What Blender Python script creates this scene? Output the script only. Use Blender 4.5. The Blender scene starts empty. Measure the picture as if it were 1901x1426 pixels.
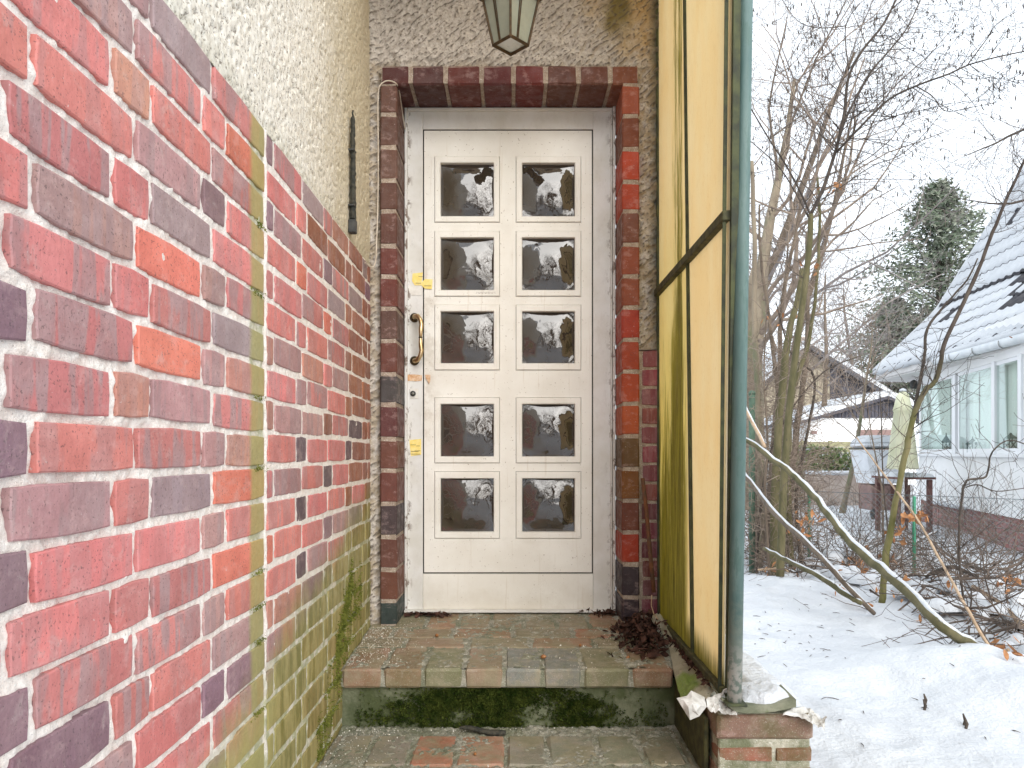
import bpy, math, random
import numpy as np
from mathutils import Vector, Matrix, Euler, noise
R = math.radians
PI = math.pi
rnd = random.Random(7)
SC = bpy.context.scene

# ------------------------------------------------------------------ camera, light, exposure
# world: X right, Y into the picture, Z up; z = 0 is the eye height, garden ground at about -1.15
F = 1375.0
HX, HY = 955.0, 840.0
def P(px, py, Y):
    return Vector(((px - HX) / F * Y, Y, (HY - py) / F * Y))

cam = bpy.data.cameras.new('camera')
cam.sensor_width = 36.0
cam.lens = 36.0 * F / 1901.0
cam.shift_x = -4.5 / 1901.0
cam.shift_y = 127.0 / 1901.0
cam.clip_start = 0.05
cam.clip_end = 2000
camo = bpy.data.objects.new('camera', cam)
SC.collection.objects.link(camo)
camo.location = (0, 0, 0)
camo.rotation_euler = (R(90), 0, 0)
SC.camera = camo

SUN_EL, SUN_AZ = 23, 160          # azimuth measured clockwise from +Y: the sun stands behind the camera, to the right
world = bpy.data.worlds.new('World')
SC.world = world
world.use_nodes = True
nt = world.node_tree
bg = nt.nodes['Background']
sky = nt.nodes.new('ShaderNodeTexSky')
sky.sky_type = 'NISHITA'
sky.sun_disc = False
sky.sun_elevation = R(SUN_EL)
sky.sun_rotation = R(SUN_AZ)
sky.dust_density = 4
hs = nt.nodes.new('ShaderNodeHueSaturation')
hs.inputs['Saturation'].default_value = 0.35
mx = nt.nodes.new('ShaderNodeMix')
mx.data_type = 'RGBA'
mx.inputs[0].default_value = 0.8
mx.inputs[7].default_value = (6.75, 7.3, 7.9, 1)
nt.links.new(sky.outputs[0], hs.inputs['Color'])
nt.links.new(hs.outputs[0], mx.inputs[6])
nt.links.new(mx.outputs[2], bg.inputs['Color'])
bg.inputs['Strength'].default_value = 0.11

sun = bpy.data.lights.new('sun', 'SUN')
sun.energy = 1.35
sun.angle = R(55)
sun.color = (1.0, 0.96, 0.9)
suno = bpy.data.objects.new('sun', sun)
SC.collection.objects.link(suno)
_d = Vector((math.sin(R(SUN_AZ)) * math.cos(R(SUN_EL)), math.cos(R(SUN_AZ)) * math.cos(R(SUN_EL)), math.sin(R(SUN_EL))))
suno.rotation_euler = _d.to_track_quat('Z', 'Y').to_euler()

SC.view_settings.view_transform = 'Standard'
SC.view_settings.look = 'None'
SC.view_settings.exposure = 1.2
SC.view_settings.gamma = 1.0
SC.view_settings.use_curve_mapping = False
SC.render.engine = 'CYCLES'
SC.cycles.max_bounces = 10
SC.cycles.diffuse_bounces = 5
SC.cycles.glossy_bounces = 4
SC.cycles.transmission_bounces = 6
SC.cycles.transparent_max_bounces = 16
SC.cycles.caustics_reflective = False
SC.cycles.caustics_refractive = False
SC.cycles.use_denoising = True

# ------------------------------------------------------------------ mesh helpers
class MB:
    def __init__(s):
        s.v, s.f, s.m = [], [], []
        s.mi = 0
    def add(s, vs, fs, mi=None):
        b = len(s.v)
        s.v.extend([tuple(v) for v in vs])
        for f in fs:
            s.f.append(tuple(i + b for i in f))
            s.m.append(s.mi if mi is None else mi)
        return s
    def box(s, c, size, rot=None, bev=0.0):
        c = Vector(c)
        hx, hy, hz = size[0] / 2, size[1] / 2, size[2] / 2
        if bev <= 0:
            vs = [Vector((x, y, z)) for x in (-hx, hx) for y in (-hy, hy) for z in (-hz, hz)]
            fs = [(0, 1, 3, 2), (4, 6, 7, 5), (0, 4, 5, 1), (2, 3, 7, 6), (0, 2, 6, 4), (1, 5, 7, 3)]
        else:
            b = min(bev, hx * .9, hy * .9, hz * .9)
            vs, fs = [], []
            idx = {}
            for sx in (-1, 1):
                for sy in (-1, 1):
                    for sz in (-1, 1):
                        for ax in range(3):
                            p = [sx * (hx - b), sy * (hy - b), sz * (hz - b)]
                            p[ax] = (sx, sy, sz)[ax] * (hx, hy, hz)[ax]
                            idx[(sx, sy, sz, ax)] = len(vs)
                            vs.append(Vector(p))
            I = idx
            for ax in range(3):
                o = [a for a in range(3) if a != ax]
                for sg in (-1, 1):
                    q = []
                    for (u, w) in ((-1, -1), (1, -1), (1, 1), (-1, 1)):
                        k = [0, 0, 0]; k[ax] = sg; k[o[0]] = u; k[o[1]] = w
                        q.append(I[(k[0], k[1], k[2], ax)])
                    flip = (sg < 0) ^ (ax == 1)
                    fs.append(tuple(q[::-1] if flip else q))
            for ax in range(3):
                o = [a for a in range(3) if a != ax]
                for u in (-1, 1):
                    for w in (-1, 1):
                        k0 = [0, 0, 0]; k0[ax] = -1; k0[o[0]] = u; k0[o[1]] = w
                        k1 = list(k0); k1[ax] = 1
                        fs.append((I[(*k0, o[0])], I[(*k1, o[0])], I[(*k1, o[1])], I[(*k0, o[1])]))
            for sx in (-1, 1):
                for sy in (-1, 1):
                    for sz in (-1, 1):
                        fs.append((I[(sx, sy, sz, 0)], I[(sx, sy, sz, 1)], I[(sx, sy, sz, 2)]))
        if rot is not None:
            M = rot.to_matrix() if isinstance(rot, Euler) else rot
            vs = [M @ v for v in vs]
        return s.add([v + c for v in vs], fs)
    def tube(s, pts, radii, n=6, cap=True, flat=1.0):
        pts = [Vector(p) for p in pts]
        if not hasattr(radii, '__len__'):
            radii = [radii] * len(pts)
        L = len(pts)
        b = len(s.v)
        t = (pts[1] - pts[0])
        if t.length < 1e-9: t = Vector((0, 0, 1))
        t.normalize()
        up = Vector((0, 0, 1)) if abs(t.z) < .9 else Vector((1, 0, 0))
        u = t.cross(up).normalized()
        ca = [(math.cos(2 * PI * k / n), math.sin(2 * PI * k / n)) for k in range(n)]
        for i in range(L):
            if 0 < i < L - 1: t = pts[i + 1] - pts[i - 1]
            elif i == L - 1: t = pts[i] - pts[i - 1]
            if t.length < 1e-9: t = Vector((0, 0, 1))
            t = t.normalized()
            u = (u - t * u.dot(t))
            if u.length < 1e-6: u = t.orthogonal()
            u.normalize()
            w = t.cross(u)
            r = radii[i]
            p = pts[i]
            for (c, q) in ca:
                s.v.append((p.x + (u.x * c + w.x * q * flat) * r, p.y + (u.y * c + w.y * q * flat) * r, p.z + (u.z * c + w.z * q * flat) * r))
        for i in range(L - 1):
            for k in range(n):
                k2 = (k + 1) % n
                s.f.append((b + i * n + k, b + i * n + k2, b + (i + 1) * n + k2, b + (i + 1) * n + k)); s.m.append(s.mi)
        if cap:
            s.f.append(tuple(b + k for k in range(n - 1, -1, -1))); s.m.append(s.mi)
            s.f.append(tuple(b + (L - 1) * n + k for k in range(n))); s.m.append(s.mi)
        return s
    def grid(s, pf, nu, nv):
        vs = [pf(i / nu, j / nv) for j in range(nv + 1) for i in range(nu + 1)]
        fs = [(j * (nu + 1) + i, j * (nu + 1) + i + 1, (j + 1) * (nu + 1) + i + 1, (j + 1) * (nu + 1) + i) for j in range(nv) for i in range(nu)]
        return s.add(vs, fs)
    def lathe(s, prof, c=(0, 0, 0), n=16, M=None):
        c = Vector(c)
        vs = []
        for (r, z) in prof:
            for k in range(n):
                a = 2 * PI * k / n
                v = Vector((r * math.cos(a), r * math.sin(a), z))
                if M is not None: v = M @ v
                vs.append(v + c)
        fs = []
        for i in range(len(prof) - 1):
            for k in range(n):
                k2 = (k + 1) % n
                fs.append((i * n + k, i * n + k2, (i + 1) * n + k2, (i + 1) * n + k))
        fs.append(tuple(range(n - 1, -1, -1)))
        fs.append(tuple((len(prof) - 1) * n + k for k in range(n)))
        return s.add(vs, fs)
    def prism(s, poly, d):
        """poly: list of Vector corners (planar), d: Vector extrusion"""
        n = len(poly)
        vs = [Vector(p) for p in poly] + [Vector(p) + Vector(d) for p in poly]
        fs = [tuple(range(n)), tuple(range(2 * n - 1, n - 1, -1))]
        fs += [(i, i + n, (i + 1) % n + n, (i + 1) % n) for i in range(n)]
        return s.add(vs, fs)
    def mesh(s, name, mats, smooth=False, centre=True):
        v = np.array(s.v, dtype=np.float32).reshape(-1, 3)
        c = Vector((0, 0, 0))
        if centre and len(v):
            lo, hi = v.min(0), v.max(0)
            cc = (lo + hi) / 2
            v = v - cc
            c = Vector([float(x) for x in cc])
        me = bpy.data.meshes.new(name)
        me.from_pydata([tuple(x) for x in v.tolist()], [], s.f)
        for m in (mats if isinstance(mats, (list, tuple)) else [mats]):
            me.materials.append(m)
        if any(s.m):
            me.polygons.foreach_set('material_index', s.m)
        if smooth:
            me.polygons.foreach_set('use_smooth', [True] * len(me.polygons))
        me.update()
        return me, c

WL = {}
def _place(o, loc, parent):
    SC.collection.objects.link(o)
    WL[o] = Vector(loc)
    if parent is not None:
        o.parent = parent
        o.location = Vector(loc) - WL[parent]
    else:
        o.location = loc
    return o
def tag(o, label=None, cat=None, group=None, kind=None):
    if label: o['label'] = label
    if cat: o['category'] = cat
    if group: o['group'] = group
    if kind: o['kind'] = kind
    return o
def part(name, mb, mat, parent=None, smooth=False, **kw):
    me, c = mb.mesh(name, mat, smooth)
    o = _place(bpy.data.objects.new(name, me), c, parent)
    return tag(o, **kw) if kw else o
def thing(name, loc, label, cat, group=None, kind=None):
    o = bpy.data.objects.new(name, None)
    o.empty_display_size = 0.1
    _place(o, Vector(loc), None)
    return tag(o, label, cat, group, kind)
def inst(name, me, loc, parent, rot=None, scale=None, color=None):
    o = _place(bpy.data.objects.new(name, me), loc, parent)
    if rot is not None: o.rotation_euler = rot
    if scale is not None: o.scale = scale
    if color is not None: o.color = color
    return o
def weighted(me, ang=40):
    try:
        me.shade_auto_smooth
    except Exception:
        pass

# ------------------------------------------------------------------ material helpers
class NT:
    def __init__(s, name):
        s.mat = bpy.data.materials.new(name)
        s.mat.use_nodes = True
        s.t = s.mat.node_tree
        s.b = s.t.nodes['Principled BSDF']
        s.out = s.t.nodes['Material Output']
        s._oc = s._pos = s._oi = None
    def n(s, ty, **kw):
        nd = s.t.nodes.new(ty)
        for k, v in kw.items(): setattr(nd, k, v)
        return nd
    def L(s, a, b): s.t.links.new(a, b)
    def put(s, sock, v):
        if isinstance(v, bpy.types.NodeSocket): s.L(v, sock)
        else: sock.default_value = (v[0], v[1], v[2], 1) if (hasattr(v, '__len__') and sock.type == 'RGBA' and len(v) == 3) else v
    @property
    def obj(s):
        if s._oc is None:
            s._oc = s.n('ShaderNodeTexCoord').outputs['Object']
        return s._oc
    @property
    def pos(s):
        if s._pos is None: s._pos = s.n('ShaderNodeNewGeometry').outputs['Position']
        return s._pos
    @property
    def oi(s):
        if s._oi is None: s._oi = s.n('ShaderNodeObjectInfo')
        return s._oi
    def math(s, op, a, b=0.0, c=0.0, clamp=False):
        nd = s.n('ShaderNodeMath', operation=op); nd.use_clamp = clamp
        s.put(nd.inputs[0], a); s.put(nd.inputs[1], b); s.put(nd.inputs[2], c)
        return nd.outputs[0]
    def vmath(s, op, a, b=(0, 0, 0)):
        nd = s.n('ShaderNodeVectorMath', operation=op)
        s.put(nd.inputs[0], a); s.put(nd.inputs[1], b)
        return nd.outputs[0]
    def sep(s, v):
        nd = s.n('ShaderNodeSeparateXYZ'); s.L(v, nd.inputs[0]); return nd.outputs
    def mapv(s, v, scale):
        return s.vmath('MULTIPLY', v, scale)
    def shifted(s):
        """object coordinates moved by a per-object random amount"""
        r = s.math('MULTIPLY', s.oi.outputs['Random'], 37.0)
        cb = s.n('ShaderNodeCombineXYZ')
        for i in range(3): s.L(r, cb.inputs[i])
        return s.vmath('ADD', s.obj, cb.outputs[0])
    def noise(s, vec, scale, detail=3, rough=.55, dist=0.0, out=0):
        nd = s.n('ShaderNodeTexNoise')
        s.L(vec, nd.inputs['Vector'])
        nd.inputs['Scale'].default_value = scale; nd.inputs['Detail'].default_value = detail
        nd.inputs['Roughness'].default_value = rough; nd.inputs['Distortion'].default_value = dist
        return nd.outputs[out]
    def voro(s, vec, scale, feature='F1', out=0):
        nd = s.n('ShaderNodeTexVoronoi', feature=feature)
        s.L(vec, nd.inputs['Vector']); nd.inputs['Scale'].default_value = scale
        return nd.outputs[out]
    def ramp(s, fac, lo, hi, a=0.0, b=1.0):
        nd = s.n('ShaderNodeMapRange', interpolation_type='SMOOTHSTEP')
        s.put(nd.inputs[0], fac)
        nd.inputs[1].default_value = lo; nd.inputs[2].default_value = hi
        nd.inputs[3].default_value = a; nd.inputs[4].default_value = b
        return nd.outputs[0]
    def mix(s, fac, a, b, mode='MIX'):
        nd = s.n('ShaderNodeMix', data_type='RGBA', blend_type=mode)
        s.put(nd.inputs[0], fac); s.put(nd.inputs[6], a); s.put(nd.inputs[7], b)
        return nd.outputs[2]
    def bump(s, h, strength=.5, dist=.01, base=None):
        nd = s.n('ShaderNodeBump')
        s.put(nd.inputs['Height'], h); nd.inputs['Strength'].default_value = strength; nd.inputs['Distance'].default_value = dist
        if base is not None: s.L(base, nd.inputs['Normal'])
        s.L(nd.outputs[0], s.b.inputs['Normal'])
        return nd.outputs[0]
    def done(s, color=None, rough=None, metal=None, spec=None):
        if color is not None: s.put(s.b.inputs['Base Color'], color)
        if rough is not None: s.put(s.b.inputs['Roughness'], rough)
        if metal is not None: s.put(s.b.inputs['Metallic'], metal)
        if spec is not None: s.put(s.b.inputs['Specular IOR Level'], spec)
        return s.mat

def mottled(name, c1, c2, scale=8, rough=.7, bump=.3, bdist=.003, bscale=None, space='obj', metal=0, spec=.4, lo=.35, hi=.65, stretch=(1, 1, 1), c3=None, c3s=40, c3lo=.62, c3hi=.7):
    m = NT(name)
    v = m.mapv(m.obj if space == 'obj' else m.pos, stretch)
    n1 = m.noise(v, scale, 5, .6)
    col = m.mix(m.ramp(n1, lo, hi), c1, c2)
    if c3 is not None:
        col = m.mix(m.ramp(m.noise(v, c3s, 4, .6), c3lo, c3hi), col, c3)
    if bump > 0:
        m.bump(m.noise(v, bscale or scale * 6, 4, .6), bump, bdist)
    return m.done(col, rough, metal, spec)

def algae_left(m):
    """growth mask on the left wall: vertical run-off streak and the damp lower corner"""
    X, Y, Z = m.sep(m.pos)[0:3]
    nz = m.noise(m.mapv(m.pos, (1, 1, .6)), 5, 4, .6)
    nzc = m.math('MULTIPLY', m.math('SUBTRACT', nz, .5), .30)
    # damp corner: z < -.12 - (3.16-Y)*.32
    lim = m.math('ADD', m.math('MULTIPLY', m.math('SUBTRACT', 3.16, Y), -.29), -.10)
    lim = m.math('ADD', lim, nzc)
    dz = m.math('SUBTRACT', lim, Z)
    corner = m.ramp(dz, -.05, .15)
    # streak
    s1 = m.ramp(m.math('ADD', Y, m.math('MULTIPLY', nzc, .16)), 1.695, 1.725)
    s2 = m.ramp(Y, 1.795, 1.812, 1, 0)
    st = m.math('MULTIPLY', s1, s2)
    st = m.math('MULTIPLY', st, .9)
    a = m.math('MAXIMUM', corner, st)
    return m.math('MULTIPLY', a, m.ramp(X, -.55, -.60))

def brick_material(name, algae=None, dust=0.0, moss=0.0, smr=.28):
    m = NT(name)
    v = m.shifted()
    col = m.oi.outputs['Color']; al = m.oi.outputs['Alpha']
    # fired streaks that run across the face
    st = m.noise(m.mapv(v, (28, 6, 2.2)), 1.0, 2, .5, .4)
    st2 = m.noise(m.mapv(v, (11, 4, 5)), 1.0, 3, .6, .6)
    msk = m.math('MULTIPLY', m.ramp(m.math('ADD', m.math('MULTIPLY', st, .6), m.math('MULTIPLY', st2, .4)), .47, .53), al)
    c = m.mix(m.math('MULTIPLY', msk, .92), col, m.mix(m.noise(v, 30, 2), (.31, .20, .21), (.42, .31, .30)))
    # broad variation
    c = m.mix(m.ramp(m.noise(v, 9, 5, .65), .35, .7, 0, .5), c, m.mix(1.0, col, (.60, .52, .52), 'MULTIPLY'))
    c = m.mix(m.ramp(m.noise(m.mapv(v, (1, 1, 1.6)), 17, 5, .7), .52, .66, 0, .38), c, m.mix(.5, col, (.62, .45, .42)))
    # fine pits and dark specks
    sp = m.noise(v, 210, 2, .7)
    c = m.mix(m.ramp(sp, .60, .68, 0, .6), c, (.07, .05, .05))
    # pale lime specks and wiped mortar
    lim = m.math('MULTIPLY', m.ramp(m.noise(v, 130, 3, .7), .66, .72), m.ramp(m.noise(v, 14, 2), .45, .6))
    c = m.mix(m.math('MULTIPLY', lim, .7), c, (.62, .56, .52))
    smear = m.math('MULTIPLY', m.ramp(m.noise(v, 22, 5, .7, .8), .56, .72), smr)
    c = m.mix(smear, c, (.55, .47, .43))
    if algae is not None:
        a = algae(m)
        g = m.mix(m.ramp(m.noise(m.mapv(m.pos, (30, 30, 6)), 1, 3), .4, .62), (.20, .195, .05), (.36, .32, .12))
        g = m.mix(m.ramp(m.sep(m.pos)[1], 1.82, 1.95), m.mix(m.noise(m.pos, 22, 3), (.40, .37, .13), (.30, .29, .10)), g)
        c = m.mix(m.math('MULTIPLY', a, .86), c, g)
    if dust > 0:
        n = m.noise(m.pos, 9, 5, .65)
        c = m.mix(m.ramp(n, .42, .66, dust * .25, dust * .9), c, m.mix(m.noise(m.pos, 40, 3), (.25, .22, .13), (.36, .31, .22)))
        gr = m.ramp(m.noise(m.pos, 260, 2, .6), .60, .66, 0, .8)
        c = m.mix(gr, c, (.38, .35, .27))
    if moss > 0:
        n = m.noise(m.pos, 6.5, 5, .65)
        c = m.mix(m.ramp(n, .42, .62, 0, moss), c, (.065, .09, .02))
    h = m.math('ADD', m.math('MULTIPLY', m.noise(v, 70, 5, .65), 1.0), m.math('MULTIPLY', m.noise(m.mapv(v, (120, 30, 10)), 1, 2), .35))
    m.bump(h, .55, .004)
    return m.done(c, m.ramp(m.noise(v, 30, 3), .3, .7, .45, .8), 0, .35)

M = {}
M['brick_left'] = brick_material('brick_left', algae_left)
M['brick_dark'] = brick_material('brick_dark', smr=.10)
M['brick_step'] = brick_material('brick_step', None, .95, .25)
M['brick_low'] = brick_material('brick_low', None, .45, .45)

def mortar_material(name, base, base2, algae=None, moss=0.0, disp=1.0):
    m = NT(name)
    c = m.mix(m.ramp(m.noise(m.pos, 34, 4, .65), .35, .65), base, base2)
    c = m.mix(m.ramp(m.noise(m.pos, 330, 2, .6), .62, .70, 0, .4), c, (.22, .16, .12))
    c = m.mix(m.ramp(m.noise(m.pos, 260, 2, .6), .61, .66, 0, .6), c, (.85, .83, .78))
    if algae is not None:
        a = algae(m)
        c = m.mix(m.math('MULTIPLY', a, m.ramp(m.noise(m.pos, 28, 3), .35, .6, .25, .75)), c, (.30, .32, .13))
    if moss > 0:
        c = m.mix(m.ramp(m.noise(m.pos, 7, 4, .6), .4, .62, 0, moss), c, (.09, .11, .04))
    m.bump(m.math('ADD', m.noise(m.pos, 160, 4, .7), m.math('MULTIPLY', m.noise(m.pos, 45, 3), .8)), .8 * disp, .006)
    return m.done(c, .93, 0, .2)
M['mortar_left'] = mortar_material('mortar_left', (.80, .71, .64), (.90, .84, .78), algae_left)
M['mortar_door'] = mortar_material('mortar_door', (.30, .23, .18), (.44, .36, .29))
M['mortar_step'] = mortar_material('mortar_step', (.22, .22, .17), (.38, .36, .29), None, .5)
M['mortar_low'] = mortar_material('mortar_low', (.34, .33, .24), (.55, .52, .42), None, .75)

def stucco(name, c1, c2, tone=None, pit=(.1, .08, .06), pits=.0, pit_amt=.7):
    m = NT(name)
    c = m.mix(m.ramp(m.noise(m.pos, 60, 4, .7), .35, .65), c1, c2)
    if pits > 0:
        # dark speckles put the shade between the thrown grains into the colour
        w = m.noise(m.mapv(m.pos, (1, 1, .8)), 150, 3, .6, .3)
        c = m.mix(m.ramp(w, .59, .63, 0, pits), c, pit)
    if tone is not None:
        X, Y, Z = m.sep(m.pos)[0:3]
        nz = m.noise(m.pos, 7, 6, .7)
        c = tone(m, c, X, Y, Z, nz)
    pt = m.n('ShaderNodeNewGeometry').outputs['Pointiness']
    c = m.mix(m.ramp(pt, .44, .495, pit_amt, 0), c, pit)  # hollows darkened in the colour, standing in for weak relief shading
    m.bump(m.noise(m.pos, 240, 4, .7), .7, .004)
    return m.done(c, .95, 0, .15)
def tone_left(m, c, X, Y, Z, nz):
    # the plaster turns darker and yellower towards the corner
    t = m.ramp(m.math('ADD', Y, m.math('MULTIPLY', m.math('SUBTRACT', nz, .5), .9)), 2.05, 2.85, 0, .75)
    c = m.mix(t, c, (.50, .42, .27))
    lo = m.ramp(m.math('ADD', Z, m.math('MULTIPLY', nz, .14)), .83, .92, .35, 0)
    return m.mix(lo, c, (.30, .30, .19))
def dirt_door(m, c, X, Y, Z, nz):
    # ochre stain at the upper right, green-black under the sheet's edge, brown edge over the lintel
    rr = m.math('ADD', m.math('MULTIPLY', m.math('SUBTRACT', X, .45), 1.0), m.math('MULTIPLY', m.math('SUBTRACT', Z, 1.85), .9))
    rr = m.math('ADD', rr, m.math('MULTIPLY', m.math('SUBTRACT', nz, .5), .75))
    c = m.mix(m.ramp(rr, -.16, .12, 0, .7), c, (.50, .33, .12))
    ol = m.math('MULTIPLY', m.ramp(m.math('ABSOLUTE', m.math('SUBTRACT', m.math('ADD', X, m.math('MULTIPLY', nz, .12)), .50)), .02, .085, 1, 0), m.ramp(m.math('ADD', Z, m.math('MULTIPLY', nz, .25)), 1.86, 2.0))
    c = m.mix(m.math('MULTIPLY', ol, .8), c, (.16, .13, .03))
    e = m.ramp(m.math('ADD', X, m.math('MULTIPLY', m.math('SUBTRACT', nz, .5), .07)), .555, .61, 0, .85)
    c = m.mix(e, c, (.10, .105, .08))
    e2 = m.math('MULTIPLY', m.ramp(m.math('ADD', Z, m.math('MULTIPLY', nz, -.05)), 1.60, 1.66, .5, 0), m.ramp(m.noise(m.pos, 20, 4), .4, .6))
    return m.mix(e2, c, (.33, .24, .12))
M['stucco_left'] = stucco('stucco_left', (.74, .68, .58), (.86, .82, .74), tone_left, (.13, .09, .06), .75, .55)
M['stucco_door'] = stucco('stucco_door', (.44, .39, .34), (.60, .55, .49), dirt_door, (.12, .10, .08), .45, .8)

def door_paint():
    m = NT('door_paint')
    c = m.mix(m.ramp(m.noise(m.pos, 5, 4, .6), .35, .7), (.82, .80, .745), (.75, .72, .655))
    sp = m.ramp(m.noise(m.pos, 120, 2, .5), .70, .74, 0, .7)
    c = m.mix(sp, c, (.25, .19, .13))
    hair = m.noise(m.mapv(m.pos, (1, 1, 1)), 11, 5, .6, 1.4)
    hl = m.ramp(m.math('ABSOLUTE', m.math('SUBTRACT', hair, .5)), .0, .004, .35, 0)
    hl = m.math('MULTIPLY', hl, m.ramp(m.noise(m.pos, 3.3, 2), .55, .62))
    c = m.mix(hl, c, (.35, .29, .22))
    Z = m.sep(m.pos)[2]
    low = m.ramp(m.math('ADD', Z, m.math('MULTIPLY', m.noise(m.pos, 14, 4, .7), .25)), -.62, -.45, .35, 0)
    c = m.mix(low, c, (.52, .46, .36))
    X = m.sep(m.pos)[0]
    gr = m.math('MULTIPLY', m.ramp(m.math('ADD', X, m.math('MULTIPLY', m.noise(m.pos, 9, 4), .1)), -.36, -.24, .5, 0), m.ramp(m.noise(m.pos, 16, 5, .7), .42, .62))
    c = m.mix(m.math('MULTIPLY', gr, m.ramp(m.math('ABSOLUTE', m.math('SUBTRACT', Z, .45)), .25, .6, .8, .15)), c, (.42, .35, .26))
    run = m.ramp(m.noise(m.mapv(m.pos, (60, 1, 2.5)), 1, 4, .7), .60, .70, 0, .30)
    c = m.mix(run, c, (.55, .47, .36))
    m.bump(m.noise(m.pos, 90, 3), .12, .002)
    return m.done(c, .38, 0, .45)
M['door_paint'] = door_paint()
def frame_paint():
    m = NT('frame_paint')
    c = m.mix(m.ramp(m.noise(m.pos, 6, 4, .6), .35, .7), (.72, .71, .69), (.62, .60, .55))
    X = m.sep(m.pos)[0]
    nz = m.noise(m.mapv(m.pos, (1, 1, .5)), 38, 5, .75)
    edge = m.math('MAXIMUM', m.ramp(X, .405, .45), m.ramp(X, -.48, -.455, 1, 0))
    d = m.math('MULTIPLY', m.ramp(nz, .54, .60), m.math('ADD', m.math('MULTIPLY', edge, .85), .06))
    c = m.mix(d, c, (.16, .11, .08))
    m.bump(nz, .25, .003)
    return m.done(c, .5, 0, .4)
M['frame_paint'] = frame_paint()
M['gap_black'] = NT('gap_black').done((.012, .011, .01), .8, 0, .1)

def door_glass():
    m = NT('door_glass')
    sv = m.shifted()
    m.bump(m.math('ADD', m.noise(sv, 13, 2, .5, .9), m.math('MULTIPLY', m.noise(sv, 60, 2, .5, .5), .04)), .13, .01)
    c = m.mix(m.noise(m.obj, 9, 2), (.030, .023, .018), (.050, .038, .029))
    m.b.inputs['IOR'].default_value = 1.85
    return m.done(c, .03)
M['door_glass'] = door_glass()
M['brass'] = mottled('brass', (.82, .64, .38), (.50, .34, .16), 30, .38, .1, metal=1)
M['dark_brass'] = mottled('dark_brass', (.07, .055, .035), (.13, .10, .06), 40, .4, .15, metal=.8)
M['steel'] = mottled('steel', (.5, .5, .48), (.35, .34, .32), 60, .3, .05, metal=1)
M['rubber'] = NT('rubber').done((.02, .02, .02), .6)
M['yellow_tape'] = mottled('yellow_tape', (.86, .66, .16), (.90, .74, .30), 40, .5, .3, .001)
M['brown_tape'] = mottled('brown_tape', (.55, .28, .12), (.75, .55, .38), 60, .5, .3, .001)
M['clear_tape'] = mottled('clear_tape', (.80, .78, .73), (.70, .67, .62), 30, .25, .3, .001)
M['ink'] = NT('ink').done((.16, .11, .04), .8)
M['pencil'] = NT('pencil').done((.36, .33, .30), .8)

def glazing():
    m = NT('yellow_glazing')
    v = m.pos
    c = m.mix(m.ramp(m.noise(m.mapv(v, (1, 3, 1)), 3, 3), .3, .7), (.96, .82, .55), (.97, .86, .62))
    Y = m.sep(v)[1]; Z = m.sep(v)[2]
    nz = m.noise(m.mapv(v, (1, 26, 1.2)), 1, 5, .7)
    nf = m.noise(m.mapv(v, (1, 120, 5)), 1, 5, .75)
    # the sheet by the house (Y > 2.62) carries algae that runs down it
    inner = m.ramp(Y, 2.60, 2.68)
    band = m.ramp(m.math('ABSOLUTE', m.math('SUBTRACT', m.math('ADD', Y, m.math('MULTIPLY', nz, .10)), 2.84)), .03, .15, 1, 0)
    lowz = m.ramp(Z, .9, -.5, 0, .26)
    th = m.math('ADD', m.math('ADD', m.math('MULTIPLY', nz, .45), m.math('MULTIPLY', nf, .55)), m.math('ADD', m.math('MULTIPLY', band, .17), m.math('SUBTRACT', lowz, .015)))
    al = m.math('MULTIPLY', m.ramp(th, .60, .70), inner)
    tint = m.math('MULTIPLY', m.math('MULTIPLY', inner, m.ramp(Z, 1.3, -.2)), .55)
    c = m.mix(tint, c, (.80, .74, .22))
    # foot of the outer sheet
    foot = m.math('ADD', m.math('ADD', Z, m.math('MULTIPLY', nf, .20)), m.math('MULTIPLY', m.math('SUBTRACT', 2.6, Y), .12))
    foot = m.ramp(foot, -.56, -.46, 1, 0)
    al = m.math('MAXIMUM', al, foot)
    topf = m.ramp(m.math('SUBTRACT', .75, m.math('ABSOLUTE', m.math('SUBTRACT', Z, .60))), .6, .75, 0, .35)
    c = m.mix(m.math('MULTIPLY', al, .88), c, m.mix(m.ramp(nf, .4, .6), (.15, .135, .02), (.42, .38, .07)))
    # wood-like pressed grain / ornament of the plastic
    g = m.noise(m.mapv(v, (1, 46, 13)), 1, 3, .5, 1.1)
    gl = m.ramp(m.math('ABSOLUTE', m.math('SUBTRACT', g, .5)), 0, .02, 1, 0)
    m.b.inputs['Coat Weight'].default_value = .0
    c2 = m.mix(m.math('MULTIPLY', gl, .22), c, (.68, .48, .2))
    m.bump(m.math('ADD', g, m.math('MULTIPLY', gl, -.3)), .5, .004)
    m.done(c2, .5, 0, .3)
    tr = m.n('ShaderNodeBsdfTranslucent'); m.L(c2, tr.inputs['Color'])
    ms = m.n('ShaderNodeMixShader'); ms.inputs[0].default_value = .6
    m.L(m.b.outputs[0], ms.inputs[1]); m.L(tr.outputs[0], ms.inputs[2]); m.L(ms.outputs[0], m.out.inputs['Surface'])
    return m.mat
M['glazing'] = glazing()
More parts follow.
